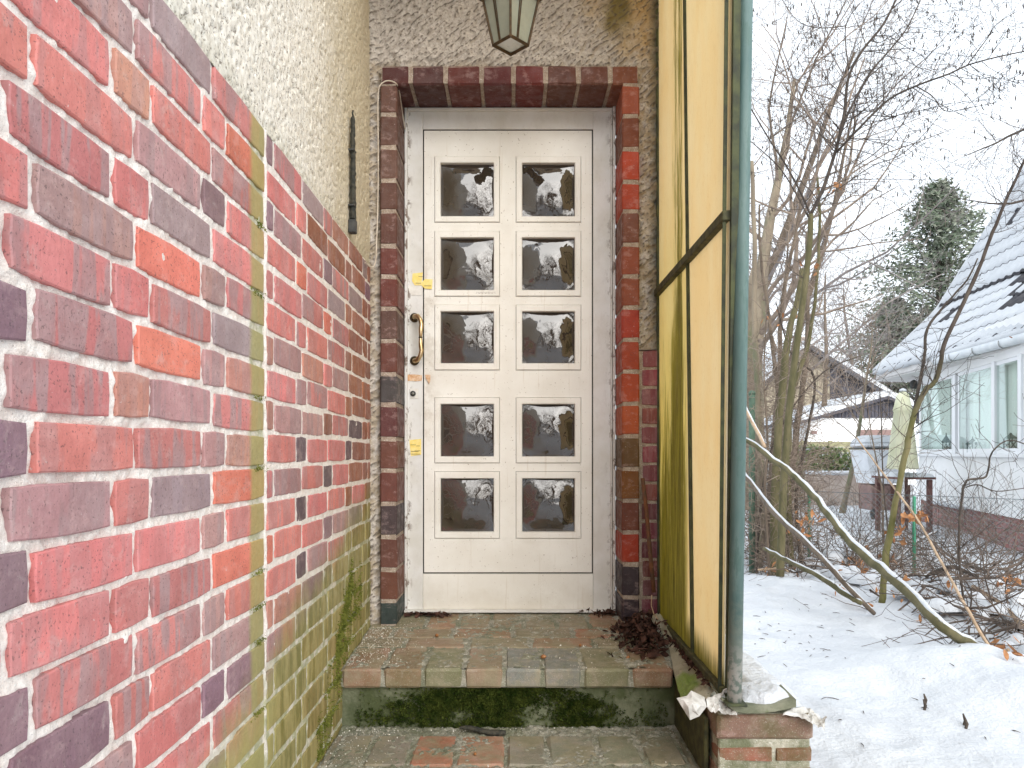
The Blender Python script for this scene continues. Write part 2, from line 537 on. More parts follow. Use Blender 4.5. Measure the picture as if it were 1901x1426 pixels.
def post_paint():
    m = NT('green_post_paint')
    v = m.pos
    Z = m.sep(v)[2]
    c = m.mix(m.ramp(m.noise(m.mapv(v, (20, 20, 4)), 1, 4, .6), .35, .65), (.075, .135, .125), (.125, .19, .175))
    c = m.mix(m.ramp(m.noise(m.mapv(v, (40, 40, 8)), 1, 5, .7), .52, .62, 0, .7), c, (.07, .13, .11))
    c = m.mix(m.ramp(m.math('ADD', Z, m.math('MULTIPLY', m.noise(v, 30, 4, .7), .5)), -.35, -.10, .75, 0), c, (.20, .23, .19))
    c = m.mix(m.math('MULTIPLY', m.ramp(Z, -.5, -.66), m.ramp(m.noise(v, 60, 4), .4, .55)), c, (.42, .40, .36))
    m.bump(m.noise(v, 120, 3), .3, .002)
    return m.done(c, .5, 0, .4)
M['post'] = post_paint()
M['rail'] = mottled('rail_dark', (.035, .035, .015), (.09, .085, .03), 30, .7, .4, .003, space='pos')
M['dark_seal'] = mottled('dark_seal', (.03, .035, .02), (.07, .08, .03), 20, .7, .2, .002, space='pos')
M['concrete'] = mottled('riser_concrete', (.085, .10, .05), (.17, .18, .115), 12, .95, .7, .006, 90, 'pos', c3=(.07, .085, .035), c3s=5, c3lo=.48, c3hi=.62)
M['moss'] = mottled('moss', (.035, .062, .010), (.11, .14, .028), 30, .95, .5, .004, 200, 'pos', spec=.1, c3=(.18, .19, .05), c3s=90)
M['moss_light'] = mottled('moss_light', (.10, .12, .02), (.22, .23, .05), 30, .95, .5, .004, 200, 'pos', spec=.1)
M['dead_leaf'] = mottled('dead_leaf', (.030, .015, .011), (.095, .045, .032), 30, .8, .3, .002, spec=.2, space='pos')
M['oak_leaf'] = mottled('oak_leaf', (.30, .13, .055), (.48, .24, .11), 20, .75, .3, .002, spec=.25, space='pos')
M['acorn'] = mottled('acorn', (.22, .085, .03), (.34, .16, .06), 80, .35, .05)
M['grit'] = mottled('grit', (.78, .75, .68), (.40, .36, .28), 60, .95, .0, space='pos')
M['rust'] = mottled('rust', (.16, .06, .025), (.09, .05, .03), 30, .85, .4, .002, 120, 'pos', c3=(.25, .14, .07), c3s=20)
M['black_metal'] = mottled('black_metal', (.028, .030, .030), (.06, .06, .055), 40, .55, .4, .002)
M['charred'] = mottled('charred', (.02, .022, .018), (.06, .055, .04), 60, .8, .6, .003)
M['cable'] = mottled('cable', (.66, .58, .48), (.50, .42, .33), 30, .5, .0, space='pos')
M['lantern_metal'] = mottled('lantern_metal', (.055, .038, .022), (.10, .062, .032), 50, .55, .3, .002, space='pos', metal=.4)
def lglass():
    m = NT('lantern_glass')
    c = m.mix(m.noise(m.pos, 18, 3), (.30, .32, .26), (.45, .46, .36))
    m.bump(m.noise(m.pos, 70, 3, .5, 1.), .5, .004)
    m.b.inputs['Transmission Weight'].default_value = .35
    return m.done(c, .25, 0, .6)
M['lantern_glass'] = lglass()
def plastic_sheet():
    m = NT('plastic_sheet')
    v = m.pos
    c = m.mix(m.ramp(m.noise(v, 9, 4, .6, .6), .35, .65), (.80, .77, .64), (.60, .57, .42))
    X, Y, Z = m.sep(v)[0:3]
    c = m.mix(m.ramp(m.math('ADD', Y, m.math('MULTIPLY', m.noise(v, 14, 4), .15)), 2.33, 2.39, .0, .55), c, (.30, .27, .16))
    # green algae patch on the fold that hangs over the wall
    dx = m.math('DIVIDE', m.math('SUBTRACT', X, .555), .045); dy = m.math('DIVIDE', m.math('SUBTRACT', Y, 2.40), .10)
    rr = m.math('ADD', m.math('MULTIPLY', dx, dx), m.math('MULTIPLY', dy, dy))
    c = m.mix(m.ramp(m.math('ADD', rr, m.math('MULTIPLY', m.noise(v, 30, 4), .8)), .7, 1.6, .9, 0), c, (.22, .33, .05))
    m.bump(m.noise(m.mapv(v, (1, 1, 1)), 30, 4, .6, 1.4), .9, .014)
    m.done(c, .4, 0, .5)
    tr = m.n('ShaderNodeBsdfTranslucent'); m.L(c, tr.inputs['Color'])
    ms = m.n('ShaderNodeMixShader'); ms.inputs[0].default_value = .25
    m.L(m.b.outputs[0], ms.inputs[1]); m.L(tr.outputs[0], ms.inputs[2]); m.L(ms.outputs[0], m.out.inputs['Surface'])
    return m.mat
M['sheet'] = plastic_sheet()
M['white_sheet'] = mottled('white_sheet', (.42, .40, .36), (.66, .64, .60), 20, .5, .5, .004, 50, 'pos')
M['slab'] = mottled('slab', (.13, .14, .09), (.25, .25, .18), 14, .95, .7, .005, 80, 'pos', c3=(.11, .14, .05), c3s=9)

def snow_mat(name='snow'):
    m = NT(name)
    c = m.mix(m.ramp(m.noise(m.pos, 2.5, 4, .6), .35, .65), (.565, .585, .615), (.61, .63, .655))
    m.bump(m.math('ADD', m.noise(m.pos, 60, 4, .6), m.math('MULTIPLY', m.noise(m.pos, 7, 4), 3.0)), .5, .02)
    m.b.inputs['Subsurface Weight'].default_value = 0.0
    return m.done(c, .75, 0, .2)
M['snow'] = snow_mat()
M['bark_olive'] = mottled('bark_olive', (.085, .078, .034), (.14, .12, .062), 14, .9, .5, .004, 80, 'pos', stretch=(1, 1, .35), c3=(.07, .06, .04), c3s=60)
def sapling_bark():
    m = NT('sapling_bark')
    Z = m.sep(m.pos)[2]
    n = m.noise(m.mapv(m.pos, (1, 1, .4)), 16, 4, .6)
    lo = m.mix(m.ramp(n, .35, .65), (.12, .115, .04), (.19, .165, .08))
    hi = m.mix(m.ramp(n, .35, .65), (.05, .038, .032), (.095, .075, .06))
    c = m.mix(m.ramp(m.math('ADD', Z, m.math('MULTIPLY', n, .6)), .25, 1.1), lo, hi)
    m.bump(n, .4, .004)
    return m.done(c, .85, 0, .2)
M['bark_sapling'] = sapling_bark()
M['bark_brown'] = mottled('bark_brown', (.17, .13, .095), (.10, .075, .055), 14, .9, .5, .004, 80, 'pos', stretch=(1, 1, .35))
M['bark_dark'] = mottled('bark_dark', (.045, .036, .030), (.085, .065, .05), 20, .85, .3, .003, 80, 'pos')
M['bark_beige'] = mottled('bark_beige', (.30, .245, .175), (.20, .16, .115), 6, .9, .5, .01, 40, 'pos', stretch=(1, 1, .35), c3=(.16, .17, .10), c3s=4, c3lo=.5)
M['twig_grey'] = mottled('twig_grey', (.15, .135, .13), (.23, .20, .19), 6, .85, 0, space='pos')
M['twig_brown'] = mottled('twig_brown', (.28, .22, .17), (.16, .12, .095), 6, .85, 0, space='pos')
M['bark_brush'] = mottled('bark_brush', (.060, .045, .036), (.15, .11, .085), 5, .85, .3, .003, 80, 'pos')
M['cane'] = mottled('cane', (.50, .36, .24), (.36, .25, .16), 20, .7, .2, space='pos')
M['needles'] = mottled('needles', (.085, .115, .075), (.17, .20, .14), 1.2, .8, 0, space='pos', spec=.2)
M['needles_light'] = mottled('needles_light', (.16, .18, .13), (.28, .30, .24), 1.2, .8, 0, space='pos', spec=.2)
M['leaf_green'] = mottled('leaf_green', (.06, .10, .03), (.16, .22, .07), 5, .6, 0, space='pos')
M['render_white'] = mottled('render_white', (.86, .86, .86), (.80, .80, .79), 3, .9, .3, .002, 80, 'pos')
M['upvc'] = mottled('upvc', (.82, .83, .85), (.78, .79, .80), 3, .4, 0, space='pos')
M['soffit'] = mottled('soffit', (.60, .58, .56), (.68, .66, .65), 6, .8, .1, space='pos')
M['gutter'] = mottled('gutter', (.62, .66, .69), (.72, .75, .77), 6, .4, 0, space='pos')
M['tile_dark'] = mottled('roof_tile', (.045, .045, .055), (.09, .085, .09), 8, .7, .2, space='pos')
M['timber_dark'] = mottled('timber_dark', (.05, .05, .065), (.09, .085, .10), 8, .8, .2, space='pos', stretch=(6, 6, 1))
M['timber_beige'] = mottled('timber_beige', (.30, .26, .19), (.38, .33, .25), 5, .9, .2, space='pos')
M['garage'] = mottled('garage', (.20, .13, .12), (.25, .16, .14), 5, .7, .1, space='pos')
M['fence_wood'] = mottled('fence_wood', (.42, .40, .24), (.33, .31, .18), 6, .85, .2, space='pos')
M['low_wall'] = mottled('low_wall', (.36, .29, .25), (.45, .38, .33), 5, .9, .3, .004, space='pos')
M['parasol'] = mottled('parasol_cloth', (.62, .62, .42), (.70, .70, .52), 4, .85, .2, space='pos')
M['red_wood'] = mottled('red_wood', (.17, .08, .07), (.11, .055, .05), 12, .7, .2, space='pos')
M['grey_cover'] = mottled('grey_cover', (.60, .62, .65), (.70, .72, .75), 5, .6, .2, space='pos')
M['plinth_brick'] = brick_material('plinth_brick', None)
M['plinth_mortar'] = mortar_material('plinth_mortar', (.30, .25, .22), (.42, .37, .33))
M['chain'] = NT('chainlink_wire').done((.16, .19, .20), .6, .3)
M['green_post'] = mottled('green_post', (.03, .20, .11), (.05, .26, .15), 8, .5, 0, space='pos')
M['green_post_dull'] = mottled('green_post_dull', (.07, .12, .08), (.11, .17, .12), 12, .7, .1, space='pos')
M['pale_panel'] = mottled('pale_panel', (.86, .89, .88), (.90, .91, .91), 2, .9, .1, space='pos')
M['lamp_teal'] = mottled('lamp_teal', (.05, .085, .08), (.08, .12, .11), 20, .5, 0)
M['candle'] = NT('candle').done((.8, .78, .72), .6)
def wglass():
    m = NT('window_glass')
    gl = m.n('ShaderNodeBsdfGlossy'); gl.inputs['Roughness'].default_value = .01; gl.inputs['Color'].default_value = (.9, .95, .95, 1)
    tp = m.n('ShaderNodeBsdfTransparent'); tp.inputs['Color'].default_value = (.93, .97, .95, 1)
    fr = m.n('ShaderNodeLayerWeight'); fr.inputs[0].default_value = .5
    ms = m.n('ShaderNodeMixShader'); m.L(m.math('ADD', m.math('MULTIPLY', m.math('POWER', fr.outputs[1], 4.0), .55), .04, clamp=True), ms.inputs[0])
    m.L(tp.outputs[0], ms.inputs[1]); m.L(gl.outputs[0], ms.inputs[2]); m.L(ms.outputs[0], m.out.inputs['Surface'])
    return m.mat
M['window_glass'] = wglass()
M['canopy'] = None
def canopy_mat():
    m = NT('canopy_sheet')
    c = (.34, .25, .17)
    m.done(c, .4)
    tr = m.n('ShaderNodeBsdfTranslucent'); tr.inputs['Color'].default_value = (.62, .50, .36, 1)
    ms = m.n('ShaderNodeMixShader'); ms.inputs[0].default_value = .5
    m.L(m.b.outputs[0], ms.inputs[1]); m.L(tr.outputs[0], ms.inputs[2]); m.L(ms.outputs[0], m.out.inputs['Surface'])
    return m.mat
M['canopy'] = canopy_mat()

# ------------------------------------------------------------------ snowy ground
def fbm(x, y, s, o=3, seed=0.0):
    return noise.fractal(Vector((x * s, y * s, seed)), 1.0, 2.0, o)
MOUNDS = [(2.30, 3.80, .50, .30, .16), (2.50, 3.30, .42, .20, .14), (1.25, 3.2, .25, .5, .05), (1.95, 6.3, .8, .5, .07), (3.2, 5.2, .9, .45, .10), (1.25, 5.3, .5, .6, .05), (2.6, 5.9, .9, .4, .10), (4.2, 5.2, .8, .5, .12)]
def ground_h(x, y):
    h = -1.15 + .035 * fbm(x, y, .7, 3) + .022 * fbm(x, y, 2.6, 4, 5)
    if .3 < x < 6 and 1.5 < y < 9:
        h += .005 * fbm(x, y, 9, 3, 8)
        n = noise.noise(Vector((x * 3.6, y * 3.6, 2.2)))
        if n > .35: h -= .10 * min(n - .35, .25)
    for (mx_, my_, rx, ry, a) in MOUNDS:
        d = ((x - mx_) / rx) ** 2 + ((y - my_) / ry) ** 2
        if d < 6: h += a * math.exp(-d * .9)
    return h
def ground():
    def axis(lo, hi, fine0, fine1, st):
        a = list(np.arange(fine0, fine1, st))
        v = fine0; d = st; L_ = []
        while v > lo:
            d *= 1.25; v -= d; L_.append(max(v, lo))
        v = a[-1]; d = st; Rr = []
        while v < hi:
            d *= 1.25; v += d; Rr.append(min(v, hi))
        return L_[::-1] + a + Rr
    xs = axis(-300, 300, .6, 5.2, .02)
    ys = axis(-300, 600, 2.2, 8.0, .024)
    vs = [(x, y, ground_h(x, y) if (-20 < x < 30 and -20 < y < 30) else -1.15) for y in ys for x in xs]
    n = len(xs)
    fs = [(j * n + i, j * n + i + 1, (j + 1) * n + i + 1, (j + 1) * n + i) for j in range(len(ys) - 1) for i in range(n - 1)]
    mb = MB().add(vs, fs)
    o = part('snow_ground', mb, M['snow'], None, True)
    tag(o, 'white snow cover with soft mounds across the garden', None, None, 'structure')
ground()

# ------------------------------------------------------------------ brick meshes (front face = +y, length = x, height = z)
def brick_mesh(name, l, h, d, seed, mat, cham=.0024, wob=.0013):
    r = random.Random(seed)
    mb = MB()
    nx = max(2, int(l / .05))
    top = [(-l / 2 + l * i / nx, h / 2) for i in range(nx + 1)]
    right = [(l / 2, h / 2 - h * i / 2) for i in range(1, 2)]
    bot = [(l / 2 - l * i / nx, -h / 2) for i in range(nx + 1)]
    left = [(-l / 2, 0)]
    outline = top + right + bot + left
    cut = set([0, nx, nx + 2, 2 * nx + 2])
    o1 = []
    for i, (x, z) in enumerate(outline):
        c = .0012 if i in cut else 0
        x2 = x - math.copysign(c + r.random() * .002, x) if i in cut else x
        z2 = z - math.copysign(c + r.random() * .002, z) if i in cut else z
        o1.append((x2 + r.uniform(-wob, wob), z2 + r.uniform(-wob, wob)))
    n = len(o1)
    ix = lambda k: 1 - 2 * (cham + .001 * r.random()) / l
    back = [(x, -d, z) for x, z in o1]
    mid = [(x, -cham * .8, z) for x, z in o1]
    inner = [(x - math.copysign(cham, x) if abs(x) > .012 else x, -.0003 + r.uniform(-.0003, .0003), z - math.copysign(cham, z) if abs(z) > .012 else z) for x, z in o1]
    core = [(x * .55, .0002 + r.uniform(-.0002, .0002), z * .5) for x, z in o1]
    vs = back + mid + inner + core + [(0, .0003, 0)]
    fs = []
    for a in range(3):
        for k in range(n):
            k2 = (k + 1) % n
            fs.append((a * n + k, (a + 1) * n + k, (a + 1) * n + k2, a * n + k2))
    for k in range(n):
        fs.append((3 * n + k, 4 * n, 3 * n + (k + 1) % n))
    mb.add(vs, fs)
    me, _ = mb.mesh(name, mat, False, centre=False)
    return me
_bm = {}
def bmesh_for(kind, l, h, d, mat, var):
    key = (kind, mat, var)
    if key not in _bm:
        _bm[key] = brick_mesh('brick_' + kind, l, h, d, hash(key[2]) + len(_bm) * 13, M[mat])
    return _bm[key]

# palettes (linear base colours; alpha = how much the fired streaks show)
PAL = {'R': (.66, .225, .20, .35), 'O': (.70, .215, .15, .0), 'P': (.47, .27, .26, .8), 'D': (.28, .17, .195, .2), 'M': (.57, .21, .195, .9),
       'B': (.52, .25, .19, .4), 'G': (.36, .27, .27, .6), 'K': (.15, .105, .115, .1), 'N': (.34, .135, .08, .4)}
def shade(c, j=.12, a=None):
    f = 1 + rnd.uniform(-j, j)
    return (c[0] * f, c[1] * f * (1 + rnd.uniform(-.05, .05)), c[2] * f * (1 + rnd.uniform(-.05, .05)), c[3] if a is None else a)

# ------------------------------------------------------------------ left wall
XW = -.609
PITCH, ZC0 = .0829, .1722
def left_wall():
    root = thing('brick_wall', (XW - .06, 2.0, -1.15), 'weathered red and purple brick wall running back beside the steps, rough plaster above', 'wall')
    odd_cols = [(.36, .605), (.62, .88), (.895, 1.118), (1.132, 1.238), (1.249, 1.488), (1.504, 1.806)]
    even_cols = [(.45, .68), (.695, .931), (.944, 1.186), (1.199, 1.440), (1.455, 1.560), (1.577, 1.808)]
    odd_r = [(1.822, 1.872), (1.886, 2.12), (2.132, 2.36), (2.372, 2.475), (2.487, 2.72), (2.733, 2.965), (2.977, 3.07), (3.082, 3.145)]
    even_r = [(1.832, 2.063), (2.077, 2.170), (2.186, 2.413), (2.427, 2.665), (2.68, 2.775), (2.79, 3.02), (3.03, 3.145)]
    rows = {7: 'R?PPGM', 6: '?RPMRO', 5: 'PRRBRM', 4: 'PRRPDR', 3: 'RPMRGR', 2: 'PRPOPM', 1: 'RRMRMG', 0: 'RDMOPB', -1: 'PMMBPM',
            -2: 'RDRMPB', -3: 'DMPRGO', -4: 'RDRRPR', -5: 'DRRRMO', -6: 'PDMMPR', -7: 'RPDMRP', -8: 'RRPRDD', -9: 'PRDRRM', -10: 'RMRPDR'}
    rrows = {7: 'DMGMBNGN', 6: 'RRNNBN', 5: 'DPRDMGNN', 4: 'RORGNNN', 3: 'RRMOMRNN', 2: 'RMRMNBN', 1: 'BPBRPNNN', 0: 'RPMRNNN', -1: 'BPPNMKNN',
             -2: 'RKRRKNN', -3: 'MPRKRBNN', -4: 'RKRRNRN', -5: 'ORRDPGNN', -6: 'RKPMNNN'}
    edges = []
    for k in range(-20, 8):
        zc = ZC0 + k * PITCH
        odd = k % 2 != 0
        cols = odd_cols if odd else even_cols
        rc = odd_r if odd else even_r
        seq = rows.get(k, 'RMPRBD')
        sr = rrows.get(k, None)
        for i, (a, b) in enumerate(cols):
            ch = seq[i] if i < len(seq) else 'R'
            if ch == '?': ch = 'R'
            edges.append((k, zc, a, b, ch, False))
        for i, (a, b) in enumerate(rc):
            if sr and i < len(sr): ch = sr[i]
            else: ch = rnd.choice('RBMNBD' if (b - a) > .12 else 'KDB')
            if b > 2.75 and ch in 'RB' and rnd.random() < .75: ch = 'N'
            edges.append((k, zc, a, b, ch, True))
    hid = MB()
    for (k, zc, a, b, ch, rt) in edges:
        w = b - a
        yc = (a + b) / 2
        # inside the picture?
        px = HX + XW * F / yc
        py = HY - zc * F / yc
        vis = (HX + XW * F / b > -40) and (-70 < py < 1500) and k > -16
        zj = zc + rnd.uniform(-.0018, .0018) + (.003 * math.sin(yc * 9 + k * 2.1) if rt else .0022 * math.sin(yc * 7 + k))
        if not vis:
            hid.box((XW - .02, yc, zj), (.04, w, .070)); continue
        kind = 'stretcher' if w > .17 else ('header' if w > .08 else 'closer')
        L0 = {'stretcher': .24, 'header': .104, 'closer': .06}[kind]
        me = bmesh_for(kind, L0, .0708, .05, 'brick_left', rnd.randrange(5 if kind == 'stretcher' else 3))
        c = shade(PAL[ch], .14)
        if ch in 'RB' and rnd.random() < .25: c = (c[0], c[1], c[2], .5)
        flip = rnd.random() < .5
        hs_ = 1 + rnd.uniform(-.03, .02)
        inst('brick', me, (XW + rnd.uniform(-.001, .0012), yc, zj), root, (0, R(rnd.uniform(-.5, .5)) * 0, R(-90)), ((w - .001) / L0, 1, hs_), c)
    o = part('brick_course', hid, M['plinth_brick'], root); o['kind'] = 'stuff'; o.color = PAL['R']
    # mortar body, real relief
    rng = np.random.RandomState(3)
    Y0, Y1, Z0, Z1 = .3, 3.152, -1.5, ZC0 + 7 * PITCH + .037
    ny, nz_ = 640, 460
    a = rng.rand(nz_ + 1, ny + 1)
    def blur(a, s):
        f = np.fft.rfft2(a); ky = np.fft.fftfreq(a.shape[0])[:, None]; kx = np.fft.rfftfreq(a.shape[1])[None]
        g = np.exp(-2 * (PI ** 2) * s * s * (kx ** 2 + ky ** 2)); r = np.fft.irfft2(f * g, s=a.shape); r -= r.mean(); return r / r.std()
    hgt = .0014 * blur(a, .9) + .0017 * blur(rng.rand(nz_ + 1, ny + 1), 3)
    ys = np.linspace(Y0, Y1, ny + 1); zs = np.linspace(Z0, Z1, nz_ + 1)
    YY, ZZ = np.meshgrid(ys, zs)
    fl = np.clip((YY - 1.0) / 1.1, 0, 1)
    base = XW - .0078 + .0052 * fl + hgt * (1 - .68 * fl)
    # the thick white vertical joint at the old edge
    seam = np.exp(-((YY - 1.816 - .004 * np.sin(ZZ * 40)) / .008) ** 2)
    base = base + seam * .006
    base = np.minimum(base, XW + .002)
    V = np.stack([base, YY, ZZ], -1).reshape(-1, 3)
    idx = np.arange((ny + 1) * (nz_ + 1)).reshape(nz_ + 1, ny + 1)
    Fq = np.stack([idx[:-1, :-1], idx[:-1, 1:], idx[1:, 1:], idx[1:, :-1]], -1).reshape(-1, 4)
    big_mesh('mortar', V, Fq, M['mortar_left'], root)
    # backing body of the wall
    mb = MB().box((XW - .17, 1.2, .5), (.30, 4.5, 4.2))
    part('masonry', mb, M['stucco_left'], root)
    # plaster above
    Y0, Y1, Z0, Z1 = .3, 3.155, Z1 - .004, 2.6
    ny, nz_ = 760, 480
    n1 = blur(rng.rand(nz_ + 1, ny + 1), .9); n2 = blur(rng.rand(nz_ + 1, ny + 1), 1.15); n3 = blur(rng.rand(nz_ + 1, ny + 1), 14)
    hgt = .0007 * n1 + .0008 * np.tanh(n2) + .0008 * n3
    hgt = hgt + np.where(n2 < -1.45, -.0045, 0)
    ys = np.linspace(Y0, Y1, ny + 1); zs = np.linspace(Z0, Z1, nz_ + 1)
    YY, ZZ = np.meshgrid(ys, zs)
    V = np.stack([XW - .003 + hgt, YY, ZZ], -1).reshape(-1, 3)
    idx = np.arange((ny + 1) * (nz_ + 1)).reshape(nz_ + 1, ny + 1)
    Fq = np.stack([idx[:-1, :-1], idx[:-1, 1:], idx[1:, 1:], idx[1:, :-1]], -1).reshape(-1, 4)
    big_mesh('plaster', V, Fq, M['stucco_left'], root)
    return blur
def big_mesh(name, V, Fq, mat, root, smooth=True, **kw):
    me = bpy.data.meshes.new(name)
    V = np.asarray(V, dtype=np.float32)
    c = (V.min(0) + V.max(0)) / 2
    V = V - c
    k = Fq.shape[1]
    me.vertices.add(len(V)); me.vertices.foreach_set('co', V.ravel())
    me.loops.add(Fq.size); me.loops.foreach_set('vertex_index', Fq.astype(np.int32).ravel())
    me.polygons.add(len(Fq)); me.polygons.foreach_set('loop_start', np.arange(0, Fq.size, k, dtype=np.int32))
    me.polygons.foreach_set('use_smooth', [smooth] * len(Fq))
    me.update(calc_edges=True)
    me.validate()
    me.materials.append(mat)
    o = _place(bpy.data.objects.new(name, me), Vector([float(x) for x in c]), root)
    return tag(o, **kw) if kw else o
blur = left_wall()

# ------------------------------------------------------------------ door wall
YW, YS, YD = 3.16, 3.115, 3.335       # plaster face, brick surround face, door frame face
SX0, SX1, SX2, SX3 = -.566, -.494, .453, .526
ZT0, ZT1 = 1.549, 1.627
def door_wall():
    root = thing('entrance_wall', (0, 3.3, -1.15), 'grey roughcast house wall with dark red brick surround around the white door', 'wall')
    rng = np.random.RandomState(11)
    # plaster: one sheet with the opening left out
    X0, X1, Z0, Z1 = XW - .01, .93, -1.2, 2.6
    nx, nz_ = 430, 1060
    a = rng.rand(nz_ + 1, nx + 1)
    # diagonal worm-like trowel relief
    f = np.fft.rfft2(a); ky = np.fft.fftfreq(a.shape[0])[:, None]; kx = np.fft.rfftfreq(a.shape[1])[None]
    u = kx * .8 + ky * .6; w = -kx * .6 + ky * .8
    g = np.exp(-2 * PI ** 2 * ((1.3 * w) ** 2 + (3.0 * u) ** 2)); worm = np.fft.irfft2(f * g, s=a.shape); worm = (worm - worm.mean()) / worm.std()
    hgt = .0055 * np.tanh(worm * 1.6) + .0025 * blur(rng.rand(nz_ + 1, nx + 1), 5) + .0012 * blur(rng.rand(nz_ + 1, nx + 1), .9)
    xs = np.linspace(X0, X1, nx + 1); zs = np.linspace(Z0, Z1, nz_ + 1)
    XX, ZZ = np.meshgrid(xs, zs)
    YY = YW - hgt
    YY = YY - .03 * np.exp(-((XX - XW) / .03) ** 2)          # rounded corner against the left wall
    V = np.stack([XX, YY, ZZ], -1).reshape(-1, 3)
    idx = np.arange((nx + 1) * (nz_ + 1)).reshape(nz_ + 1, nx + 1)
    q = np.stack([idx[:-1, :-1], idx[1:, :-1], idx[1:, 1:], idx[:-1, 1:]], -1).reshape(-1, 4)
    cx = V[q].mean(1)
    hole = (cx[:, 0] > SX0 + .01) & (cx[:, 0] < SX3 - .01) & (cx[:, 2] < ZT1 - .01)
    hole |= (cx[:, 0] > .5) & (cx[:, 2] < .437)
    big_mesh('plaster', V, q[~hole], M['stucco_door'], root)
    # masonry behind, with the door opening
    mb = MB()
    mb.box((-.60, 3.36, .7), (.20, .34, 3.8)); mb.box((.73, 3.36, .7), (.40, .34, 3.8)); mb.box((.03, 3.36, 2.10), (1.1, .34, 1.0))
    part('masonry', mb, M['mortar_door'], root)
    # mortar backing of the surround
    mb = MB()
    mb.box(((SX0 + SX1) / 2, (YS + YD) / 2 + .005, .40), (SX1 - SX0 - .010, YD - YS, 2.33))
    mb.box(((SX2 + SX3) / 2, (YS + YD) / 2 + .005, .40), (SX3 - SX2 - .010, YD - YS, 2.33))
    mb.box((-.02, (YS + YD) / 2 + .005, (ZT0 + ZT1) / 2 + .002), (SX3 - SX0 - .012, YD - YS, ZT1 - ZT0 - .008))
    mb.box((.60, YW - .002, -.38), (.16, .03, 1.62))
    part('mortar', mb, M['mortar_door'], root)
    def surround_brick(x0, x1, z0, z1, col, alpha=.2):
        w, h = x1 - x0, z1 - z0
        key = 'surround_v' if h > w else 'surround_t'
        base = (.072, .128) if h > w else (.128, .072)
        var = rnd.randrange(4)
        kk = (key, var)
        if kk not in _bm:
            r = random.Random(var * 5 + (1 if h > w else 2))
            mb = MB().box((0, .11, 0), (base[0], .215, base[1]), None, .006)
            mb.v = [(x + r.uniform(-.0015, .0015), y + r.uniform(-.0015, .0015), z + r.uniform(-.002, .002)) for x, y, z in mb.v]
            _bm[kk] = mb.mesh('surround_brick', M['brick_dark'], False, centre=False)[0]
        inst('brick', _bm[kk], ((x0 + x1) / 2, YS, (z0 + z1) / 2), root, None, (w / base[0], 1, h / base[1]), (*col, 0.0))
    zof = lambda py: (HY - py) / F * YS
    lj = [155, 212, 273, 335, 392, 456, 513, 573, 633, 695, 751, 815, 874, 936, 997, 1058, 1117, 1163]
    lc = [tuple((v[0] * .92, v[1] * 1.0 + .012, v[2] + .004)) for v in [(.17, .06, .045), (.16, .058, .045), (.17, .065, .05), (.15, .05, .04), (.16, .05, .04), (.19, .04, .035), (.20, .042, .035), (.15, .06, .05), (.19, .05, .04), (.09, .06, .065),
          (.15, .035, .04), (.20, .06, .045), (.21, .055, .045), (.09, .045, .055), (.17, .05, .04), (.20, .06, .04), (.045, .048, .05), (.035, .042, .046)]]
    for i in range(len(lj) - 1):
        surround_brick(SX0, SX1, zof(lj[i + 1]) + .006, zof(lj[i]) - .006, tuple(v * .78 for v in lc[i]))
    rj = [155, 215, 276, 337, 392, 454, 513, 571, 631, 690, 750, 810, 871, 930, 989, 1048, 1110, 1158]
    rc = [tuple(v * .78 for v in q) for q in [(.40, .10, .05), (.24, .075, .04), (.52, .07, .03), (.50, .07, .03), (.22, .08, .05), (.32, .08, .04), (.30, .08, .04), (.45, .06, .035), (.43, .07, .03), (.48, .075, .025),
          (.50, .10, .03), (.16, .085, .03), (.22, .085, .02), (.19, .06, .035), (.42, .05, .02), (.055, .038, .045), (.05, .033, .042)]]
    for i in range(len(rj) - 1):
        surround_brick(SX2, SX3, zof(rj[i + 1]) + .006, zof(rj[i]) - .006, rc[i])
    tj = [705, 762, 827, 894, 953, 1013, 1074, 1133, 1188]
    tc = [(.13, .035, .03), (.12, .04, .035), (.19, .045, .035), (.18, .045, .045), (.21, .035, .03), (.17, .06, .04), (.20, .07, .045), (.30, .10, .05)]
    for i in range(8):
        x0 = (tj[i] - HX) / F * YS; x1 = (tj[i + 1] - HX) / F * YS
        surround_brick(x0 + .007, x1 - .007, ZT0, ZT1, tuple(v * .62 for v in tc[i]))
    # brick dado to the right of the surround, mostly behind the screen
    k = 0
    z = .437 - .04
    while z > -.80:
        c = [(.22, .065, .075), (.26, .06, .08), (.20, .055, .07), (.24, .07, .06)][k % 4]
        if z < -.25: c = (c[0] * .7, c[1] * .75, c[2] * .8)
        me = bmesh_for('stretcher', .24, .070, .05, 'brick_dark', k % 5)
        inst('brick', me, (.545 + .05 + rnd.uniform(-.003, .003), YW - .021, z), root, (0, 0, PI), (.105 / .24, 1, .98), (*c, .25))
        z -= .081; k += 1
door_wall()

